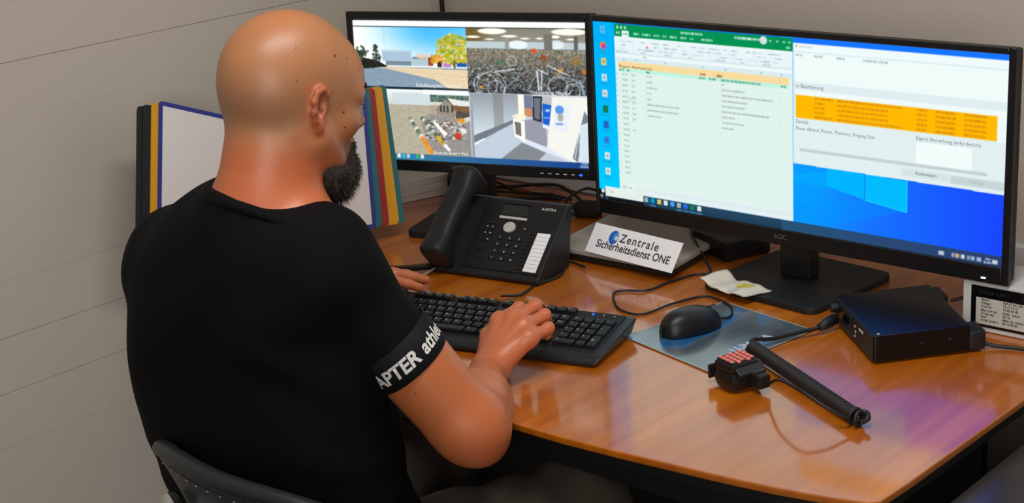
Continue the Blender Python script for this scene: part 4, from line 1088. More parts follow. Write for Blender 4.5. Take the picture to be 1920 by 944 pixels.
    ang = math.atan2(y0 - yl, x0 - xl); Lf = math.hypot(x0 - xl, y0 - yl)
    FM = frame4((xl, yl, .004), (x0 - xl, y0 - yl, 0), (0, 0, 1))           # front panel frame
    def fp(name, size, cc, mat, bev=.0006):
        o = box(name, size, cc, mat, rd, bev); o.data.transform(FM); return o
    fp('front_panel', (Lf - .01, .040, .003), (Lf / 2, .0215, .0012), MT['blk_soft'])
    fp('display_window', (.055, .018, .002), (.06, .026, .003), MT['blk_gloss'])
    for k in range(6): fp('panel_key', (.009, .0055, .003), (.035 + k * .0125, .0065, .003), MT['kb_edge'])
    for k in range(3): fp('side_mark', (.004, .004, .001), (.110 + (k % 2) * .003, .012 + k * .008, .003), MT['legend'])
    fp('maker_mark', (.020, .0035, .0008), (.140, .031, .003), MT['legend'], .0003)
    o = cyl('volume_knob', .008, .012, (.018, .027, .008), MT['blk_soft'], rd, seg=20, bev=.001); o.data.transform(FM)
    SM = frame4((x0, y0, .004), (x3 - x0, y3 - y0, 0), (0, 0, 1))
    for k in (.075, .120):
        o = cyl('side_screw', .0028, .002, (k, .024, .001), MT['kb_edge'], rd, seg=12); o.data.transform(SM)
    o = cyl('corner_screw', .0022, .0015, (x0 - .008, y0 + .008, .0473), MT['silver'], rd, seg=10)
    cable('cable', 'black lead from the radio to the labelled box', [(-1.022, 2.127, .012), (-1.0, 2.135, .006), (-.96, 2.148, .004), (-.90, 2.15, .004)], .003)
    cable('cable', 'black lead behind radio beside the labelled box', [(-1.115, 2.222, .03), (-1.095, 2.235, .035), (-1.085, 2.26, .02), (-1.09, 2.33, .004)], .003)
    # labelled white device
    lb = thing('power_supply', 'white device box with black framed type label beside the radio', 'device', (-.985, 2.245, DZ))
    box('case', (.19, .105, .082), (0, .0, .0415), MT['white_trim'], lb, .003)
    box('label_frame', (.168, .002, .068), (.004, -.0532, .043), MT['blk_gloss'], lb, .0008)
    box('label_field', (.150, .002, .044), (.004, -.0540, .036), MT['label'], lb, .0005)
    LM = frame4((-.985 + .985, -.0553, 0), (1, 0, 0), (0, 0, 1))
    rows = [(.054, 'Model', 'INPUT AC 230', 'OUTPUT'), (.0485, 'Voltage', '12 13 14 15', '5 20'), (.043, 'Current', '10 20 30 40', '2 1'), (.0365, 'Max current', 'GND  Volt A', '10'), (.031, 'Frequency', '50 60', ''), (.0255, 'Fuse', 'Made for indoor use only', ''), (.020, 'Serial number', '00 10 02 03', '')]
    for z, a1, a2, a3 in rows:
        for x, s in ((-.066, a1), (-.030, a2), (.030, a3)):
            if s: text('lettering', s, .0052, MT['ink'], lb, LM @ Matrix.Translation((x + .004, z, 0)), bold=.00015)
    text('lettering', 'POWER SUPPLY', .0075, MT['kb_edge'], lb, LM @ Matrix.Translation((-.066, .066, .0012)), bold=.0002)
    text('lettering', 'DC 12V', .0065, MT['kb_edge'], lb, LM @ Matrix.Translation((.02, .066, .0012)))
    # sprung metal posts standing on the box
    for k, (x, y, h) in enumerate(((-.955, 2.215, .05), (-.985, 2.27, .04))):
        sp = thing('antenna_coil', ['chrome coiled metal post standing on front of white device box', 'second chrome coiled metal post behind on white device box'][k], 'coil', (x, y, DZ + .0835))
        cyl('post', .0045, h, (0, 0, h / 2), MT['chrome'], sp, seg=16)
        q = np.linspace(0, 2 * np.pi * 9, 9 * 16)
        tube('spring', np.stack([.0075 * np.cos(q), .0075 * np.sin(q), .003 + (h - .006) * q / q[-1]], 1), .0016, MT['chrome'], sp, seg=6, raw=True)
        cyl('foot_ring', .010, .004, (0, 0, .002), MT['chrome'], sp, seg=20, bev=.0008)
build_radio()

# ------------------------------------------------------------------ flip panel display
def build_display():
    d = thing('flip_panel_display', 'desktop document display of colour-framed panels behind the man', 'document display', (-2.42, 1.95, DZ))
    b0 = Vector((-2.42, 1.95, DZ))
    S1 = Vector((-2.415, 1.85, 1.012)); S0 = Vector((-2.386, 1.812, .775))
    TR = Vector((-2.267, 2.034, 1.049)); BR = Vector((-2.245, 2.01, .775))
    TL = Vector((-2.42, 1.66, 1.09)); BL = TL + (S0 - S1) + (TL - S1) * .12
    def panel(tl, tr, br, bl, mat, lab=None, sheet=True, fw=.0085):
        """frame polygon with rounded outer corners + sheet"""
        P = [tl, tr, br, bl]; P = [p - b0 for p in P]
        k = .06; pts = []
        for i in range(4):
            a, c, e = P[i - 1], P[i], P[(i + 1) % 4]
            r = .010
            u = (a - c).normalized() * r; v = (e - c).normalized() * r
            for t in (0, .3, .7, 1): pts.append(c + u * (1 - t) ** 2 + v * t ** 2)
        n = (P[1] - P[0]).cross(P[3] - P[0]).normalized()          # away from the viewer or to him
        if n.dot(Vector((1, -.9, .3))) < 0: n = -n; pts = pts[::-1]
        V, F = quad_panel(pts, .003)
        # make sure the front is +n
        o = link('panel', mesh('panel', V, F), mat, d)
        if lab: o['label'] = lab
        if sheet:
            c = sum(P, Vector()) / 4
            Q = []
            for i in range(4):
                a, b_, e = P[i - 1], P[i], P[(i + 1) % 4]
                u = (a - b_).normalized(); v = (e - b_).normalized()
                Q.append(b_ + (u + v) * fw)
            if (Q[1] - Q[0]).cross(Q[3] - Q[0]).dot(n) < 0: Q = Q[::-1]
            V2, F2 = quad_panel([q + n * .0008 for q in Q], .0006)
            link('sheet', mesh('sheet', V2, F2), MT['paper'], o)
            return o, Q, n
        return o, None, n
    # right stack: outer edge of each further panel peeks out by a step
    dirR = (BR - S0).normalized(); nR = (BR - S0).cross(TR - BR).normalized()
    if nR.dot(Vector((1, -1, 0))) < 0: nR = -nR
    acc = 0.0
    offs = [0, .0125, .0270, .0480, .0600]
    for k, (m, lab) in enumerate((('cyl_blue', 'blue framed front panel with a printed sheet'), ('teal', 'teal panel edge behind the blue one'), ('red', 'wide red panel edge'), ('yel', 'yellow panel edge'), ('teal', 'outermost teal panel edge'))):
        off = dirR * offs[k] - nR * (.0045 * k); top = dirR * (offs[k] * .72)
        s = -nR * (.0045 * k)
        po, Q, n = panel(S1 + s + Vector((0, 0, .004 * k)), TR + top - nR * (.0045 * k) + Vector((0, 0, .0012 * k)), BR + off, S0 + s + Vector((0, 0, .0)), MT[m], lab, k == 0)
        if k == 0:
            blp, brp, tl_ = Q[3], Q[2], Q[0]
            lo = sorted(Q, key=lambda q: q.z)[:2]; hi = sorted(Q, key=lambda q: -q.z)[:2]
            spine_lo = min(lo, key=lambda q: (q + b0 - S0).length); out_lo = max(lo, key=lambda q: (q + b0 - S0).length)
            spine_hi = min(hi, key=lambda q: (q + b0 - S1).length)
            xv = (out_lo - spine_lo); yv = (spine_hi - spine_lo)
            T = frame4(spine_lo + nR * .0012, xv, yv)
            W = xv.length
            for i, (x, y, s_, L) in enumerate(((.10, .115, .0055, 'Telefon intern und extern'), (.10, .104, .0055, 'Pikett Sicherheitsdienst'), (.10, .092, .0055, 'Meldung an Zentrale'), (.10, .08, .0055, 'Alarm, Brand, Wasser'), (.10, .068, .0055, 'Rapport und Kontrolle'), (.16, .018, .005, 'Stand 2021'))):
                text('print_line', L, s_, MT['legend'], po, T @ Matrix.Translation((x, y, 0)))
    dirL = ((BL - S0).normalized() + (TL - S1).normalized()).normalized(); nL = (TL - S1).cross(BL - TL).normalized()
    if nL.dot(Vector((1, -.3, 0))) < 0: nL = -nL
    offL = [0, .0125, .027, .036]
    for k, (m, lab) in enumerate((('cyl_blue', 'blue framed left panel with a blank white sheet'), ('yel', 'yellow panel edge at the left'), ('black_pan', 'black panel edge at the left'), ('black_pan', None))):
        off = Vector((0.0, -offL[k] * 1.25, 0)) - nL * .003 * k * .4
        panel(TL + off, S1 - nL * .003 * k, S0 - nL * .003 * k, BL + off, MT[m], lab, k == 0)
    # foot and spine
    tube('spine_rod', [S0 - b0 + Vector((-.016, .012, 0)), S1 - b0 + Vector((-.016, .012, .0))], .006, MT['blk_soft'], d)
    box('foot', (.16, .14, .012), (.045, -.005, .0065), MT['blk_soft'], d, .003)
    tube('foot_bracket', [(.04, -.02, .012), (.02, -.075, .03), (.012, -.125, .045)], .008, MT['blk_soft'], d)
build_display()
#PERSON
# ------------------------------------------------------------------ signed-distance modelling for the man
class SDF:
    """ordered list of primitives; each is evaluated only inside its own box of the grid"""
    def __init__(s): s.ops = []; s.rs = 1.0
    def add(s, fn, lo, hi, k=.01, mode='u'): s.ops.append((fn, np.array(lo, float), np.array(hi, float), k, mode)); return s
    def cone(s, a, b, r1, r2, k=.02, mode='u', grow=0):
        a = np.array(a, float); b = np.array(b, float); ba = b - a; r1 = r1 * s.rs; r2 = r2 * s.rs; L2 = ba.dot(ba) + 1e-12
        def fn(x, y, z):
            px, py, pz = x - a[0], y - a[1], z - a[2]
            t = np.clip((px * ba[0] + py * ba[1] + pz * ba[2]) / L2, 0, 1)
            return np.sqrt((px - t * ba[0]) ** 2 + (py - t * ba[1]) ** 2 + (pz - t * ba[2]) ** 2) - (r1 + (r2 - r1) * t)
        m = max(r1, r2)
        return s.add(fn, np.minimum(a, b) - m, np.maximum(a, b) + m, k, mode)
    def ball(s, c, r, k=.02, mode='u'): return s.cone(c, np.array(c) + (0, 0, 1e-5), r, r, k, mode)
    def ell(s, c, r, R=None, k=.02, mode='u'):
        c = np.array(c, float); r = np.array(r, float) * s.rs; R = np.eye(3) if R is None else np.array(R)   # columns = local axes
        def fn(x, y, z):
            px, py, pz = x - c[0], y - c[1], z - c[2]
            q = [px * R[0, i] + py * R[1, i] + pz * R[2, i] for i in range(3)]
            k0 = np.sqrt((q[0] / r[0]) ** 2 + (q[1] / r[1]) ** 2 + (q[2] / r[2]) ** 2)
            k1 = np.sqrt((q[0] / r[0] ** 2) ** 2 + (q[1] / r[1] ** 2) ** 2 + (q[2] / r[2] ** 2) ** 2)
            return k0 * (k0 - 1) / np.maximum(k1, 1e-6)
        m = np.abs(R) @ r
        return s.add(fn, c - m, c + m, k, mode)
    def plane(s, o, n, mode='i'):                        # keeps the side where (p-o).n < 0
        o = np.array(o, float); n = np.array(n, float); n = n / np.linalg.norm(n)
        return s.add(lambda x, y, z: (x - o[0]) * n[0] + (y - o[1]) * n[1] + (z - o[2]) * n[2], (-9, -9, -9), (9, 9, 9), .004, mode)
    @staticmethod
    def comb(d, b, k, mode):
        if mode == 'u':
            h = np.clip(.5 + .5 * (d - b) / k, 0, 1); return d * (1 - h) + b * h - k * h * (1 - h)
        if mode == 's':
            b = -b; h = np.clip(.5 - .5 * (d - b) / k, 0, 1); return d * (1 - h) + b * h + k * h * (1 - h)
        if mode == 'i': return np.maximum(d, b)
        if mode == 'a': return d + b                      # additive relief
    def at(s, P):
        P = np.asarray(P, float); d = np.full(len(P), 1.0)
        for fn, lo, hi, k, mode in s.ops: d = s.comb(d, fn(P[:, 0], P[:, 1], P[:, 2]), k, mode)
        return d
    def mesh(s, h, lo=None, hi=None):
        us = [o for o in s.ops if o[4] == 'u']
        lo = np.min([o[1] for o in us], 0) - .03 if lo is None else np.array(lo, float)
        hi = np.max([o[2] for o in us], 0) + .03 if hi is None else np.array(hi, float)
        n = np.ceil((hi - lo) / h).astype(int) + 1
        ax = [(lo[i] + h * np.arange(n[i])).astype(np.float32) for i in range(3)]
        D = np.full(n, 1.0, np.float32)
        for fn, a, b, k, mode in s.ops:
            pad = 1.2 * k + 3 * h
            i0 = np.clip(np.floor((a - pad - lo) / h).astype(int), 0, n); i1 = np.clip(np.ceil((b + pad - lo) / h).astype(int) + 1, 0, n)
            if (i1 <= i0).any(): continue
            sl = tuple(slice(i0[q], i1[q]) for q in range(3))
            x = ax[0][sl[0]][:, None, None]; y = ax[1][sl[1]][None, :, None]; z = ax[2][sl[2]][None, None, :]
            v = fn(x, y, z)
            D[sl] = s.comb(D[sl], v, k, mode)
        for q in range(3):
            e = [slice(None)] * 3
            for f in (0, -1): e[q] = f; D[tuple(e)] = np.maximum(D[tuple(e)], h)
        return surface_nets(D, lo, h)

def surface_nets(D, lo, h):
    I = D < 0
    c = np.zeros(tuple(np.array(D.shape) - 1), np.uint8)
    offs = [(a, b, e) for a in (0, 1) for b in (0, 1) for e in (0, 1)]
    def sub(A, o): return A[o[0]:A.shape[0] - 1 + o[0], o[1]:A.shape[1] - 1 + o[1], o[2]:A.shape[2] - 1 + o[2]]
    for o in offs: c += sub(I, o)
    act = (c > 0) & (c < 8)
    ijk = np.argwhere(act)
    idx = np.full(act.shape, -1, np.int32); idx[act] = np.arange(len(ijk))
    vals = {o: D[ijk[:, 0] + o[0], ijk[:, 1] + o[1], ijk[:, 2] + o[2]].astype(np.float64) for o in offs}
    acc = np.zeros((len(ijk), 3)); cnt = np.zeros(len(ijk))
    for o in offs:
        for q in range(3):
            if o[q]: continue
            p = list(o); p[q] = 1; p = tuple(p)
            a, b = vals[o], vals[p]; m = (a < 0) != (b < 0)
            t = np.where(m, a / np.where(m, a - b, 1), 0)
            pt = np.array(o, float)[None].repeat(len(ijk), 0); pt[:, q] = t
            acc[m] += pt[m]; cnt[m] += 1
    V = lo + h * (ijk + acc / cnt[:, None])
    F = []
    for q in range(3):
        r, s_ = [(1, 2), (2, 0), (0, 1)][q]
        sl0 = [slice(None)] * 3; sl1 = [slice(None)] * 3
        sl0[q] = slice(0, -1); sl1[q] = slice(1, None)
        A, B = I[tuple(sl0)], I[tuple(sl1)]
        for flip in (False, True):
            e = np.argwhere(A & ~B if not flip else ~A & B)
            e = e[(e[:, r] > 0) & (e[:, s_] > 0) & (e[:, r] < D.shape[r] - 1) & (e[:, s_] < D.shape[s_] - 1)]
            def g(dr, ds):
                w_ = e.copy(); w_[:, r] += dr; w_[:, s_] += ds
                return idx[w_[:, 0], w_[:, 1], w_[:, 2]]
            f = np.stack([g(-1, -1), g(0, -1), g(0, 0), g(-1, 0)], 1)
            F.append(f[:, ::-1] if flip else f)
    return V, np.concatenate(F)

def np_mesh(name, V, F, color=None, smooth=True):
    me = bpy.data.meshes.new(name); n = len(V); m = len(F)
    me.vertices.add(n); me.vertices.foreach_set('co', np.asarray(V, np.float32).ravel())
    me.loops.add(m * 4); me.loops.foreach_set('vertex_index', np.asarray(F, np.int32).ravel())
    me.polygons.add(m); me.polygons.foreach_set('loop_start', np.arange(0, m * 4, 4, dtype=np.int32))
    me.update(calc_edges=True); me.validate()
    if smooth: me.shade_smooth()
    if color is not None:
        at = me.attributes.new('Col', 'FLOAT_COLOR', 'POINT')
        c = np.ones((n, 4), np.float32); c[:, :3] = color; at.data.foreach_set('color', c.ravel())
    return me

def relax(V, F, it=2, lam=.5):
    V = V.copy(); n = len(V)
    E = np.concatenate([F[:, [0, 1]], F[:, [1, 2]], F[:, [2, 3]], F[:, [3, 0]]])
    deg = np.bincount(E.ravel(), minlength=n).astype(float)[:, None]
    for i in range(it * 2):
        l = lam if i % 2 == 0 else -lam * 1.04
        S = np.zeros_like(V)
        for q in range(3):
            S[:, q] = np.bincount(E[:, 0], V[E[:, 1], q], n) + np.bincount(E[:, 1], V[E[:, 0], q], n)
        V += l * (S / deg - V)
    return V

def build_person():
    A = lambda *p: np.array(p, float)
    nrm = lambda v: np.asarray(v, float) / np.linalg.norm(v)
    # --- joints (metres, room coordinates)
    RS, LS = A(-1.512, 1.250, 1.045), A(-1.806, 1.240, 1.000)
    RE, RW = A(-1.384, 1.375, .800), A(-1.545, 1.578, .770)
    LE, LW = A(-1.885, 1.400, .830), A(-1.945, 1.600, .795)
    C7 = A(-1.600, 1.225, 1.100)
    NK = A(-1.598, 1.270, 1.186)
    HC = A(-1.596, 1.304, 1.251)
    PEL = A(-1.625, 1.235, .560)
    # head frame: f forward, r right, u up
    yaw, pit = math.radians(81), math.radians(-12)
    f = A(math.cos(yaw) * math.cos(pit), math.sin(yaw) * math.cos(pit), math.sin(pit))
    r = A(math.sin(yaw), -math.cos(yaw), 0); u = np.cross(r, f)
    HR = np.stack([f, r, u], 1)
    hs = .935
    H = lambda a, b, c: HC + (f * a + r * b + u * c) * hs

    body = SDF()
    # torso
    body.ell((-1.630, 1.255, .93), (.165, .110, .22), k=.05)
    body.ell((-1.630, 1.225, 1.00), (.150, .080, .10), k=.05)
    body.ell((-1.72, 1.225, .87), (.09, .085, .14), k=.06)
    body.ell((-1.645, 1.262, .72), (.175, .130, .20), k=.06)
    body.ell(PEL + A(0, .0, .02), (.175, .135, .12), k=.06)
    for S in (RS, LS):
        body.cone(C7 + A(0, .01, -.030), S + A(0, 0, .0), .048, .052, k=.05)
        body.ball(S, .064, k=.04)
    # neck
    body.cone(C7 + A(-.006, .005, -.035), NK + A(.004, 0, 0), .070, .0545, k=.05)
    body.cone(C7 + A(0.002, -.012, -.01), H(-.043, .003, -.02), .044, .047, k=.03)
    body.cone(NK, H(-.014, 0, -.03), .0545, .054, k=.03)
    for sg in (1, -1):                                  # sterno-mastoid cords
        body.cone(H(-.026, .056 * sg, -.045), C7 + A(.028 * sg, .060, -.035), .015, .012, k=.02)
    # skull
    body.rs = hs
    body.ell(H(-.010, 0, .036), (.098, .0755, .084), HR, k=.03)
    body.ell(H(-.034, 0, .012), (.070, .0705, .070), HR, k=.03)
    body.ell(H(.030, 0, -.020), (.062, .062, .085), HR, k=.03)
    body.ell(H(.055, 0, .025), (.042, .058, .05), HR, k=.03)
    for sg in (1, -1):
        body.cone(H(.006, .056 * sg, -.052), H(.066, .024 * sg, -.104), .021, .018, k=.025)   # jaw
        body.ell(H(.058, .040 * sg, -.030), (.026, .024, .022), HR, k=.02)                    # cheek
        body.cone(H(.084, .012 * sg, .014), H(.070, .050 * sg, .010), .011, .010, k=.016)     # brow
    body.ball(H(.076, 0, -.104), .020, k=.02)
    body.ell(H(.072, 0, -.070), (.024, .028, .022), HR, k=.02)
    for sg in (1, -1):
        body.ball(H(.098, .031 * sg, -.008), .0145, k=.012, mode='s')                         # eye sockets
    body.cone(H(.090, 0, .004), H(.112, 0, -.034), .0085, .0115, k=.014)                      # nose
    for sg in (1, -1): body.ball(H(.101, .0115 * sg, -.039), .0085, k=.008)
    body.cone(H(.094, -.017, -.066), H(.094, .017, -.066), .0068, .0068, k=.008)              # lips
    body.cone(H(.093, -.014, -.077), H(.093, .014, -.077), .0072, .0072, k=.008)
    body.cone(H(.101, -.02, -.0715), H(.101, .02, -.0715), .0022, .0022, k=.004, mode='s')
    # ears
    for sg in (1, -1):
        e0 = lambda a, b, c: H(-.006 + a * .95, sg * (.0725 + b), -.010 + c * .86)
        rim = [e0(.012, .003, .012), e0(.010, .009, .026), e0(.000, .013, .034), e0(-.012, .017, .029), e0(-.0165, .018, .014), e0(-.014, .016, -.004), e0(-.008, .012, -.018), e0(.000, .008, -.026)]
        body.ell(e0(-.004, .005, .004), (.0155, .0065, .0262), HR @ np.array(Matrix.Rotation(sg * .45, 3, 'Z')), k=.008)
        body.ell(e0(-.002, .013, .006), (.0085, .0070, .0165), HR, k=.006, mode='s')
        for p, q in zip(rim[:-1], rim[1:]): body.cone(p, q, .0042, .0042, k=.005)
        body.cone(e0(-.0085, .013, .022), e0(-.008, .012, -.010), .0028, .003, k=.004)
        body.ell(e0(.001, .0075, -.029), (.0075, .005, .0085), HR, k=.007)
        body.ball(e0(.0085, .005, -.001), .0048, k=.005)
        body.ball(e0(.000, .0075, -.004), .0042, k=.004, mode='s')
    # arms
    body.rs = 1.0
    def arm(S, E, W, flip):
        body.cone(S, E, .053, .0455, k=.03)
        body.cone(S + (E - S) * .62, E - nrm(E - S) * .03 + A(0, -.008, -.004), .044, .038, k=.03)
        d = nrm(E - S)
        body.ball(E + d * .006, .034, k=.03)
        body.ball(E + d * .030 + A(.004, -.008, 0), .017, k=.03)
        fw = W - E
        body.cone(E, E + fw * .42, .045, .0445, k=.03)
        body.cone(E + fw * .30, W, .0445, .0285, k=.03)
    arm(RS, RE, RW, 1); arm(LS, LE, LW, -1)
    # right hand: palm and five curled fingers, tips on the keys
    def hand(W, mcp, pip, dip, tip, rad, thumb, kp=.016):
        for i in range(4):
            body.cone(W + (mcp[i] - W) * .06, mcp[i], .0185, .0125, k=kp)
            body.ball(mcp[i] + A(0, -.002, .002), .0122, k=.012)
        for i in range(4):
            a = rad[i]
            body.cone(mcp[i], pip[i], a + .0012, a, k=.0075)
            body.cone(pip[i], dip[i], a, a - .0008, k=.004)
            body.cone(dip[i], tip[i], a - .0008, a - .0018, k=.004)
            body.ball(pip[i], a + .0006, k=.004)
        for i in range(4):                                # tendons over the back of the hand
            body.cone(W + (mcp[i] - W) * .42 + A(0, 0, .0145), mcp[i] + A(0, -.004, .0085), .0030, .0042, k=.009)
        t = thumb
        body.cone(t[0], t[1], .017, .0125, k=.018); body.cone(t[1], t[2], .0118, .0105, k=.007); body.cone(t[2], t[3], .0105, .0085, k=.005)
    mcp = [A(-1.585, 1.656, .822), A(-1.560, 1.664, .828), A(-1.536, 1.658, .823), A(-1.515, 1.646, .811)]
    pip = [A(-1.584, 1.700, .830), A(-1.557, 1.710, .836), A(-1.532, 1.701, .828), A(-1.510, 1.684, .817)]
    dip = [q + A(-.009, .013, -.013) for q in pip]
    tip = [q + A(-.004, .004, -.020) for q in dip]; dip[3] = pip[3] + A(-.013, .014, -.010); tip[3] = dip[3] + A(-.008, .006, -.014)
    hand(RW, mcp, pip, dip, tip, (.0098, .0100, .0096, .0088), [RW + A(-.022, .022, .004), A(-1.598, 1.640, .800), A(-1.614, 1.668, .790), A(-1.616, 1.694, .782)])
    lm = [A(-1.945, 1.705, .812), A(-1.925, 1.690, .818), A(-1.955, 1.712, .808), A(-1.965, 1.708, .802)]
    lm = [A(-1.915, 1.676, .818), A(-1.930, 1.694, .819), A(-1.946, 1.708, .814), A(-1.962, 1.716, .806)]
    lp = [A(-1.883, 1.712, .818), A(-1.904, 1.738, .818), A(-1.928, 1.752, .812), A(-1.953, 1.754, .804)]
    ld = [A(-1.869, 1.733, .808), A(-1.890, 1.764, .808), A(-1.918, 1.776, .804), A(-1.948, 1.774, .798)]
    lt = [A(-1.858, 1.748, .799), A(-1.878, 1.783, .799), A(-1.910, 1.793, .797), A(-1.944, 1.788, .792)]
    hand(LW, lm, lp, ld, lt, (.0096, .0098, .0094, .0086), [LW + A(.02, .01, .0), A(-1.880, 1.640, .800), A(-1.838, 1.656, .790), A(-1.808, 1.668, .781)])

    V, F = body.mesh(.0034)
    V = relax(V, F, 2)
    # skin tone: ruddier on neck, ears and hands, blue-grey shadow of shaved hair
    base = lin((176, 120, 80)); ruddy = lin((196, 98, 58)); hair = lin((132, 96, 70)); hand_c = lin((200, 112, 74)); arm_c = lin((198, 106, 58))
    C = np.tile(base, (len(V), 1))
    L = (V - HC) @ HR / hs                                   # local head coordinates
    def mixin(m, col): 
        m = np.clip(m, 0, 1)[:, None]; C[:] = C * (1 - m) + col * m
    rn = np.random.default_rng(3)
    G = sum(np.sin(V @ rn.normal(0, 38, 3) + rn.uniform(0, 6)) for _ in range(10)) / 10
    mixin(.5 + 1.2 * G, base * A(.94, .90, .86))
    neck = np.clip((-.030 + .03 * G - L[:, 2] + .25 * (L[:, 0] - .0) * (L[:, 0] > .02)) / .065, 0, 1) * (V[:, 2] > 1.05)
    mixin(.75 * neck, ruddy)
    ear = np.clip((np.abs(L[:, 1]) - .0745) / .008, 0, 1) * np.clip((.042 - np.abs(L[:, 2] + .010)) / .012, 0, 1) * np.clip((.030 - np.abs(L[:, 0] + .006)) / .012, 0, 1)
    mixin(.8 * ear, ruddy)
    band = np.clip(1 - np.abs(L[:, 2] - .012 - .12 * L[:, 0]) / .05, 0, 1) * np.clip((.045 - L[:, 0]) / .03, 0, 1) * np.clip((L[:, 0] + .2) / .05, 0, 1)
    mixin(.30 * band, hair)
    side = np.exp(-((L[:, 0] - .040) / .018) ** 2 - ((L[:, 2] - .042) / .024) ** 2)
    mixin(.38 * side, hair)
    nape = np.exp(-((L[:, 2] + .022) / .022) ** 2) * np.clip((-.02 - L[:, 0]) / .02, 0, 1)
    mixin(.42 * nape, hair)
    crown = np.exp(-((L[:, 2] - .125) / .03) ** 2) * np.clip((.02 - L[:, 0]) / .05, 0, 1)
    mixin(.35 * crown, lin((206, 120, 72)))
    stub = np.clip((L[:, 0] - .012) / .03, 0, 1) * np.clip((-.048 - L[:, 2]) / .022, 0, 1)
    mixin(.38 * stub, hair)
    mixin(.75 * np.clip((1.0 - V[:, 2]) / .05, 0, 1), arm_c)
    dh = np.minimum(np.linalg.norm(V - (RW + A(0, .08, .04)), axis=1), np.linalg.norm(V - (LW + A(0.02, .09, .02)), axis=1))
    mixin(.8 * np.clip((.115 - dh) / .04, 0, 1), hand_c)
    de = np.linalg.norm(V - (RE + A(.03, -.01, -.02)), axis=1)
    mixin(.5 * np.clip((.06 - de) / .04, 0, 1), ruddy)
    skin = attr_mat('skin', rough=.40, sss=.10, bump=(420, .25))
    pm = link('person', np_mesh('person', V, F, C), skin)
    tag(pm, 'bald bearded man in black T-shirt typing at the desk', 'person')

    # --- T-shirt
    ua = nrm(RE - RS); SEND = RS + ua * .185; ual = nrm(LE - LS); SENDL = LS + ual * .165
    tee = SDF()
    g = .010
    tee.cone(RS + A(0, .0, .0), SEND + ua * .05, .062, .0515, k=.03); tee.plane(SEND, ua)
    tee2 = SDF(); tee2.cone(LS, SENDL + ual * .05, .068, .058, k=.03); tee2.plane(SENDL, ual)
    fnR, fnL = SDF.at, None
    def wrapsdf(S):
        def fn(x, y, z):
            d = None
            for q, lo, hi, k, mode in S.ops:
                v = q(x, y, z); d = v if d is None else SDF.comb(d, v, k, mode)
            return d
        return fn
    sh = SDF()
    sh.ell((-1.648, 1.250, .92), (.186 + g, .118 + g, .22 + g), k=.05)
    sh.ell((-1.632, 1.222, 1.00), (.150 + g, .082 + g, .10 + g), k=.05)
    sh.ell((-1.735, 1.215, .875), (.110, .098, .17), k=.08)
    sh.ell((-1.655, 1.262, .74), (.192 + g, .134 + g, .22), k=.06)
    sh.ell((-1.634, 1.268, .585), (.198 + g, .162 + g, .13), k=.06)
    for S in (RS, LS):
        sh.cone(C7 + A(0, .01, -.030), S, .048 + g * .9, .052 + g, k=.05)
        sh.ball(S, .060 + g, k=.04)
    sh.add(wrapsdf(tee), np.minimum(RS, SEND) - .07, np.maximum(RS, SEND) + .07, .030)
    sh.add(wrapsdf(tee2), np.minimum(LS, SENDL) - .07, np.maximum(LS, SENDL) + .07, .030)
    stub = SDF().cone(C7 + A(-.006, .005, -.035), NK, .070 + .006, .0565 + .006).cone(C7 + A(0, -.012, -.01), H(-.045, 0, -.02), .052, .056, k=.03)
    stub.plane(C7 + A(0, -.06, .046), A(.12, .70, 1))
    sh.add(wrapsdf(stub), C7 - .10, C7 + .10, .04)
    # cloth relief: drag lines round the arm hole, small rolls at the waist
    def relief(x, y, z):
        a = .0026 * np.sin(95 * z + 26 * x + 3 * np.sin(13 * x)) * np.exp(-((z - .66) / .10) ** 2)
        b = .0022 * np.sin(70 * (x * .8 + z * .6) + 2 * np.sin(20 * z)) * np.exp(-((x + 1.50) / .05) ** 2 - ((z - .92) / .09) ** 2)
        c = .0014 * np.sin(38 * x - 22 * z + 4 * np.sin(9 * z))
        return a + b + c
    sh.add(relief, (-9, -9, -9), (9, 9, 9), .01, 'a')
    sh.plane((0, 0, .475), (0, 0, -1))
    Vt, Ft = sh.mesh(.0050)
    Vt = relax(Vt, Ft, 1)
    link('t_shirt', np_mesh('t_shirt', Vt, Ft), MT['tee'], pm)
    # collar rib following the neck
    pts = []; pn = nrm(A(.12, .70, 1)); po = C7 + A(0, -.06, .046)
    e1 = A(1, 0, 0); e2 = np.cross(pn, e1)
    cen = C7 + A(.004, .008, 0); cen = cen - pn * np.dot(cen - po, pn)
    for q in np.linspace(0, 2 * np.pi, 64, endpoint=False):
        dirv = e1 * math.cos(q) + e2 * math.sin(q)
        lo_, hi_ = .02, .098
        for _ in range(20):
            m_ = (lo_ + hi_) / 2
            if body.at((cen + dirv * m_)[None])[0] < .001: lo_ = m_
            else: hi_ = m_
        pts.append(cen + dirv * (lo_ + .002))
    pts = np.array(pts)
    for _ in range(6): pts = (np.roll(pts, 1, 0) + pts * 2 + np.roll(pts, -1, 0)) / 4
    tube('collar', pts - pn * .004, .0085, MT['tee'], pm, seg=10, raw=True, closed=True)
    # elastic cuff with print
    def cuff(E_, S_, end, ax, printed):
        toC = nrm(A(0, 0, DZ + .93) - end); t = nrm(np.cross(ax, toC)); v = np.cross(t, ax)
        prof = [(-.050, .0012), (-.049, .0034), (-.002, .0034), (.0, .0022), (-.0005, -.006)]
        NN = 64; VV = []; FF = []
        def rad(k):                                           # sleeve radius at distance k along from the end
            return None
        for (k, dr) in prof:
            for j in range(NN):
                q = 2 * math.pi * j / NN; dv = v * math.cos(q) + t * math.sin(q); c = end + ax * k
                lo_, hi_ = .03, .085
                for _ in range(16):
                    m_ = (lo_ + hi_) / 2
                    if wrapsdf_cache(c + dv * m_) < 0: lo_ = m_
                    else: hi_ = m_
                VV.append(c + dv * (lo_ + dr))
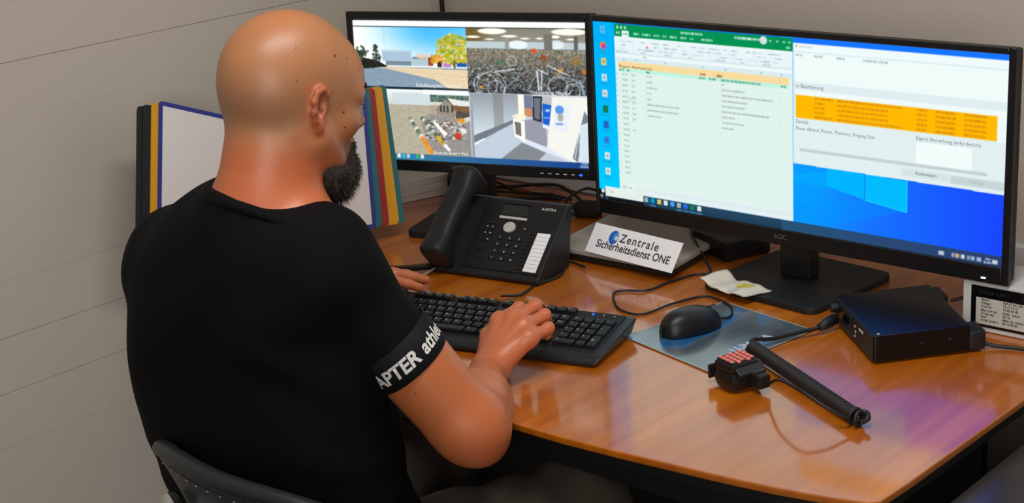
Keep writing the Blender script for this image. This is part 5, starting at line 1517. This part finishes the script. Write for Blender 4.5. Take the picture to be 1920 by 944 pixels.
        for i in range(len(prof) - 1):
            for j in range(NN): FF.append((i * NN + j, i * NN + (j + 1) % NN, (i + 1) * NN + (j + 1) % NN, (i + 1) * NN + j))
        return link('sleeve_cuff', mesh('sleeve_cuff', VV, FF, True), MT['cuff'], pm), v, t
    coneR = SDF().cone(RS, SEND + ua * .05, .062, .0515); coneL = SDF().cone(LS, SENDL + ual * .05, .068, .058)
    wrapsdf_cache = lambda p: coneR.at(np.asarray(p)[None])[0]
    cf, v, t = cuff(RE, RS, SEND, ua, True)
    wrapsdf_cache = lambda p: coneL.at(np.asarray(p)[None])[0]
    cuff(LE, LS, SENDL, ual, False)
    # lettering wrapped round the cuff
    if np.dot(np.cross(ua, t), v) > 0: pass
    right = t if (t[0] * .73 + t[1] * .68) > 0 else -t
    R0 = .060
    def wrap(body_, s0, size, bold, sx, base_k, shear=.18):
        c = bpy.data.curves.new('l', 'FONT'); c.body = body_; c.size = size; c.offset = bold; c.shear = shear; c.resolution_u = 4
        q = bpy.data.objects.new('l', c); COL.objects.link(q)
        me = bpy.data.meshes.new_from_object(q.evaluated_get(bpy.context.evaluated_depsgraph_get()))
        bpy.data.objects.remove(q)
        b = bmesh.new(); b.from_mesh(me); bmesh.ops.triangulate(b, faces=b.faces)
        bmesh.ops.subdivide_edges(b, edges=[e for e in b.edges if e.calc_length() > .004], cuts=2)
        bmesh.ops.triangulate(b, faces=b.faces); b.to_mesh(me); b.free()
        for vv in me.vertices:
            x, y = vv.co.x * sx + s0, vv.co.y
            k = base_k - (-y)                                   # base line sits toward the elbow
            k = -(base_k + y)
            ang = x / R0
            dv = v * math.cos(ang) + right * math.sin(ang)
            cc = SEND + ua * k
            lo_, hi_ = .03, .09
            for _ in range(16):
                m_ = (lo_ + hi_) / 2
                if coneR.at((cc + dv * m_)[None])[0] < 0: lo_ = m_
                else: hi_ = m_
            vv.co = Vector(cc + dv * (lo_ + .0040))
        return link('cuff_lettering', me, MT['white_ink'], cf)
    wrap('APTER', -.067, .0275, .0009, 1.0, .0135)
    wrap('athlet', .022, .0275, .0007, .90, .0135)

    # --- trousers and shoes
    tr = SDF()
    tr.ell(PEL + A(0, .01, .0), (.178, .145, .115), k=.05)
    KR, KL = A(-1.455, 1.665, .535), A(-1.800, 1.690, .535)
    FR, FL_ = A(-1.44, 1.76, .10), A(-1.81, 1.80, .10)
    for hx, K, Ft_ in ((.085, KR, FR), (-.085, KL, FL_)):
        tr.cone(PEL + A(hx, .03, -.005), K, .098, .072, k=.05); tr.ball(K, .070, k=.04); tr.cone(K, Ft_, .070, .052, k=.04)
    tr.add(lambda x, y, z: .004 * np.sin(60 * y + 22 * x + 3 * np.sin(30 * x)) * np.cos(25 * z), (-9, -9, -9), (9, 9, 9), .01, 'a')
    Vp, Fp = tr.mesh(.009)
    link('trousers', np_mesh('trousers', Vp, Fp), MT['khaki'], pm)
    so = SDF()
    for q in (FR, FL_):
        so.cone(q + A(0, -.02, -.055), q + A(0, .17, -.062), .042, .034, k=.03); so.cone(q, q + A(0, 0, -.04), .045, .046, k=.03)
    so.plane((0, 0, .002), (0, 0, -1))
    for sd in (0, 1):
        s1 = SDF(); q = (FR, FL_)[sd]
        s1.cone(q + A(0, -.02, -.055), q + A(0, .17, -.062), .042, .034, k=.03); s1.cone(q, q + A(0, 0, -.04), .045, .046, k=.03); s1.plane((0, 0, .002), (0, 0, -1))
        Vs, Fs = s1.mesh(.007); link('shoe', np_mesh('shoe', Vs, Fs), MT['shoe'], pm)

    # --- beard: dense core plus many short hairs
    bd = SDF(); bd.rs = hs
    bd.ell(H(.070, 0, -.116), (.034, .040, .030), HR, k=.02)
    bd.ell(H(.070, 0, -.130), (.025, .026, .022), HR, k=.02)
    for sg in (1, -1):
        bd.cone(H(.086, .018 * sg, -.100), H(.040, .046 * sg, -.106), .020, .017, k=.02)
        bd.cone(H(.040, .046 * sg, -.106), H(.022, .054 * sg, -.098), .015, .008, k=.015)
        bd.cone(H(.091, .021 * sg, -.068), H(.088, .026 * sg, -.096), .0048, .009, k=.012)
        bd.cone(H(.097, .004 * sg, -.0575), H(.091, .022 * sg, -.067), .0048, .0048, k=.008)
    bd.cone(H(.104, -.012, -.0715), H(.104, .012, -.0715), .007, .007, k=.004, mode='s')
    Vb, Fb = bd.mesh(.0035)
    bo = link('beard', np_mesh('beard', Vb, Fb), MT['hair'], pm)
    rb = np.random.default_rng(5); pick = rb.choice(len(Vb), 5200)
    Vh = []; Fh = []
    eps = .001
    base_p = Vb[pick]
    gr = np.stack([bd.at(base_p + eps * np.eye(3)[q]) - bd.at(base_p - eps * np.eye(3)[q]) for q in range(3)], 1)
    gr /= np.linalg.norm(gr, axis=1)[:, None] + 1e-9
    Lb = (base_p - HC) @ HR
    for p, n_, l_ in zip(base_p, gr, Lb):
        low = np.clip((-.085 - l_[2]) / .05, 0, 1)
        d = nrm(n_ * .55 + (-u * .55 + f * .12) * (.5 + low) + rb.normal(0, .35, 3))
        ln = .004 + .011 * low * rb.uniform(.4, 1.2)
        s_ = nrm(np.cross(d, rb.normal(0, 1, 3))) * .00038
        i = len(Vh); q = p + d * ln * .5 + rb.normal(0, .0007, 3); e = p + d * ln + rb.normal(0, .0016, 3) - u * .001
        p0 = p - n_ * .001
        Vh += [p0 - s_, p0 + s_, q + s_ * .8, q - s_ * .8, e]
        Fh += [(i, i + 1, i + 2, i + 3), (i + 3, i + 2, i + 4)]
    ho = link('beard_hair', mesh('beard_hair', Vh, Fh), MT['hair'], bo); ho['kind'] = 'stuff'
    # --- eyes, brows, moles
    for sg in (1, -1):
        c = H(.0835, .0315 * sg, -.008)
        V_, F_ = SDF().ball(c, .0111).mesh(.0014)
        eo = link('eye', np_mesh('eye', V_, F_), MT['eye'], pm)
        V_, F_ = SDF().ell(c + f * .0095 - u * .001, (.0028, .0058, .0058), HR).mesh(.0009)
        link('iris', np_mesh('iris', V_, F_), MT['iris'], eo)
        ld = SDF(); ld.rs = hs
        ld.ell(c + u * .0045 - f * .0002, (.0128, .0150, .0080), HR, k=.004)
        ld.ell(c - u * .0085, (.0120, .0140, .0060), HR, k=.004)
        V_, F_ = ld.mesh(.0016)
        link('eyelid', np_mesh('eyelid', V_, F_, np.tile(base * A(.95, .88, .84), (len(V_), 1))), skin, pm)
        Vh = []; Fh = []
        for _ in range(170):
            tq = rb.uniform(0, 1); p = H(.094 - .018 * tq ** 1.6, sg * (.012 + .042 * tq), .015 + .006 * math.sin(tq * 2.4) + rb.normal(0, .0016))
            dd = body.at(p[None])[0]
            gq = np.array([body.at((p + eps * np.eye(3)[q])[None])[0] - body.at((p - eps * np.eye(3)[q])[None])[0] for q in range(3)]); gq = nrm(gq)
            p = p - gq * dd
            d = nrm(r * sg * 1.0 + u * .25 + gq * .35 + rb.normal(0, .15, 3)); s_ = nrm(np.cross(d, gq)) * .0004; i = len(Vh)
            Vh += [p - s_, p + s_, p + d * .0045]; Fh += [(i, i + 1, i + 2)]
        link('eyebrow', mesh('eyebrow', Vh, Fh), MT['hair'], pm)['kind'] = 'stuff'
    for mp_, rr in MOLES:
        c = np.array(mp_, float)
        g_ = nrm([body.at((c + eps * np.eye(3)[q])[None])[0] - body.at((c - eps * np.eye(3)[q])[None])[0] for q in range(3)])
        c = c - g_ * (body.at(c[None])[0] + rr * .45)
        V_, F_ = SDF().ball(c, rr).mesh(rr / 3.2)
        link('mole', np_mesh('mole', V_, F_), MT['mole'], pm)
    # fingernails on the right hand
    for i in range(4):
        d = nrm(tip[i] - dip[i]); c = tip[i] + A(0, .0055, .004)
        V_, F_ = SDF().ell(c, (.0052, .0022, .006), None).mesh(.0011)
        link('fingernail', np_mesh('fingernail', V_, F_), MT['nail'], pm)
MOLES = [((-1.5292, 1.3255, 1.3057), .0021), ((-1.5306, 1.3463, 1.2983), .0012), ((-1.5390, 1.2706, 1.3247), .0012), ((-1.5298, 1.2581, 1.2853), .0012),
         ((-1.5262, 1.3287, 1.2306), .0021), ((-1.5263, 1.3289, 1.2098), .0014), ((-1.5222, 1.2941, 1.1874), .0011), ((-1.4010, 1.2960, .8780), .0015)]
build_person()

# ------------------------------------------------------------------ office chair
def build_chair():
    c = thing('office_chair', 'dark leather office chair with chrome tube behind the seated man', 'chair', (-1.512, 1.235, 0))
    b0 = np.array((-1.56, 1.22, 0))
    N, K = 30, 22
    def shell(name, top, bot, hw, th, yb, mat, curve):
        V = []; F = []
        for s in (0, 1):
            for j in range(K + 1):
                t = j / K; z = bot + (top - bot) * t
                for i in range(N + 1):
                    a = -1 + 2 * i / N
                    wd = hw * (1 - .30 * math.sin(min(1, (1 - t) / .34) * math.pi / 2))
                    x = a * wd
                    y = yb + .06 * (1 - t) * (top - bot) / .375 + curve * a * a - .015 * math.sin(t * 2.4) + (th if s else 0) * (1 - .5 * abs(a) ** 6)
                    zz = z - .030 * (abs(a) ** 3.0) * t - .012 * (a * .5 + .5) * t * 0
                    V.append((x, y, zz))
        n = (N + 1) * (K + 1)
        for j in range(K):
            for i in range(N):
                q = (j * (N + 1) + i, j * (N + 1) + i + 1, (j + 1) * (N + 1) + i + 1, (j + 1) * (N + 1) + i)
                F.append(q); F.append(tuple(n + k for k in q[::-1]))
        ring = [i for i in range(N)] + [j * (N + 1) + N for j in range(K)] + [K * (N + 1) + i for i in range(N, 0, -1)] + [j * (N + 1) for j in range(K, 0, -1)]
        for i in range(len(ring)): a_, b_ = ring[i], ring[(i + 1) % len(ring)]; F.append((b_, a_, a_ + n, b_ + n))
        return link(name, mesh(name, V, F, True), mat, c), V
    TOPZ = .815
    o, V = shell('backrest', TOPZ, .44, .205, .022, -.185, MT['leather'], .055)
    rim = [V[K * (N + 1) + i] for i in range(N + 1)]
    tube('piping', [(x, y + .010, z + .001) for x, y, z in rim], .0125, MT['leather'], o, seg=10, raw=True)
    edge = [V[(K - 1) * (N + 1) + i] for i in range(1, N)]
    tube('seam', [(x, y - .001, z + .004) for x, y, z in edge], .0022, MT['leather'], o, seg=6, raw=True)
    bm = bmesh.new()
    for i in range(1, len(edge) - 1, 2):
        x, y, z = edge[i]; box_bm(bm, (.0024, .002, .0011), (x, y - .003, z + .004))
    link('stitching', bm_mesh(bm, 'stitching'), MT['stitch'], o)['kind'] = 'stuff'
    box('seat', (.46, .44, .07), (0, .07, .405), MT['leather'], c, .025, 3)
    box('seat_pan', (.40, .38, .02), (0, .07, .358), MT['blk_soft'], c, .004)
    for sx in (-1, 1):
        pts = [(sx * .18, -.10, .36), (sx * .19, -.17, .42), (sx * .175, -.165, .60), (sx * .150, -.180, .70), (sx * .128, -.180, .748), (sx * .09, -.195, .748), (sx * .05, -.205, .715), (0, -.205, .66)]
        tube('chrome_tube', pts, .012, MT['chrome'], c, seg=14, res=10)
    cyl('gas_column', .026, .26, (0, .05, .22), MT['chrome'], c)
    for k in range(5):
        q = 2 * math.pi * k / 5 + .3
        a = tube('base_arm', [(0, .05, .10), (.14 * math.cos(q), .05 + .14 * math.sin(q), .09), (.28 * math.cos(q), .05 + .28 * math.sin(q), .075)], .018, MT['chrome'], c)
        cyl('caster', .027, .022, (.28 * math.cos(q), .05 + .28 * math.sin(q), .0275), MT['blk_soft'], c, axis='x', bev=.003)
build_chair()
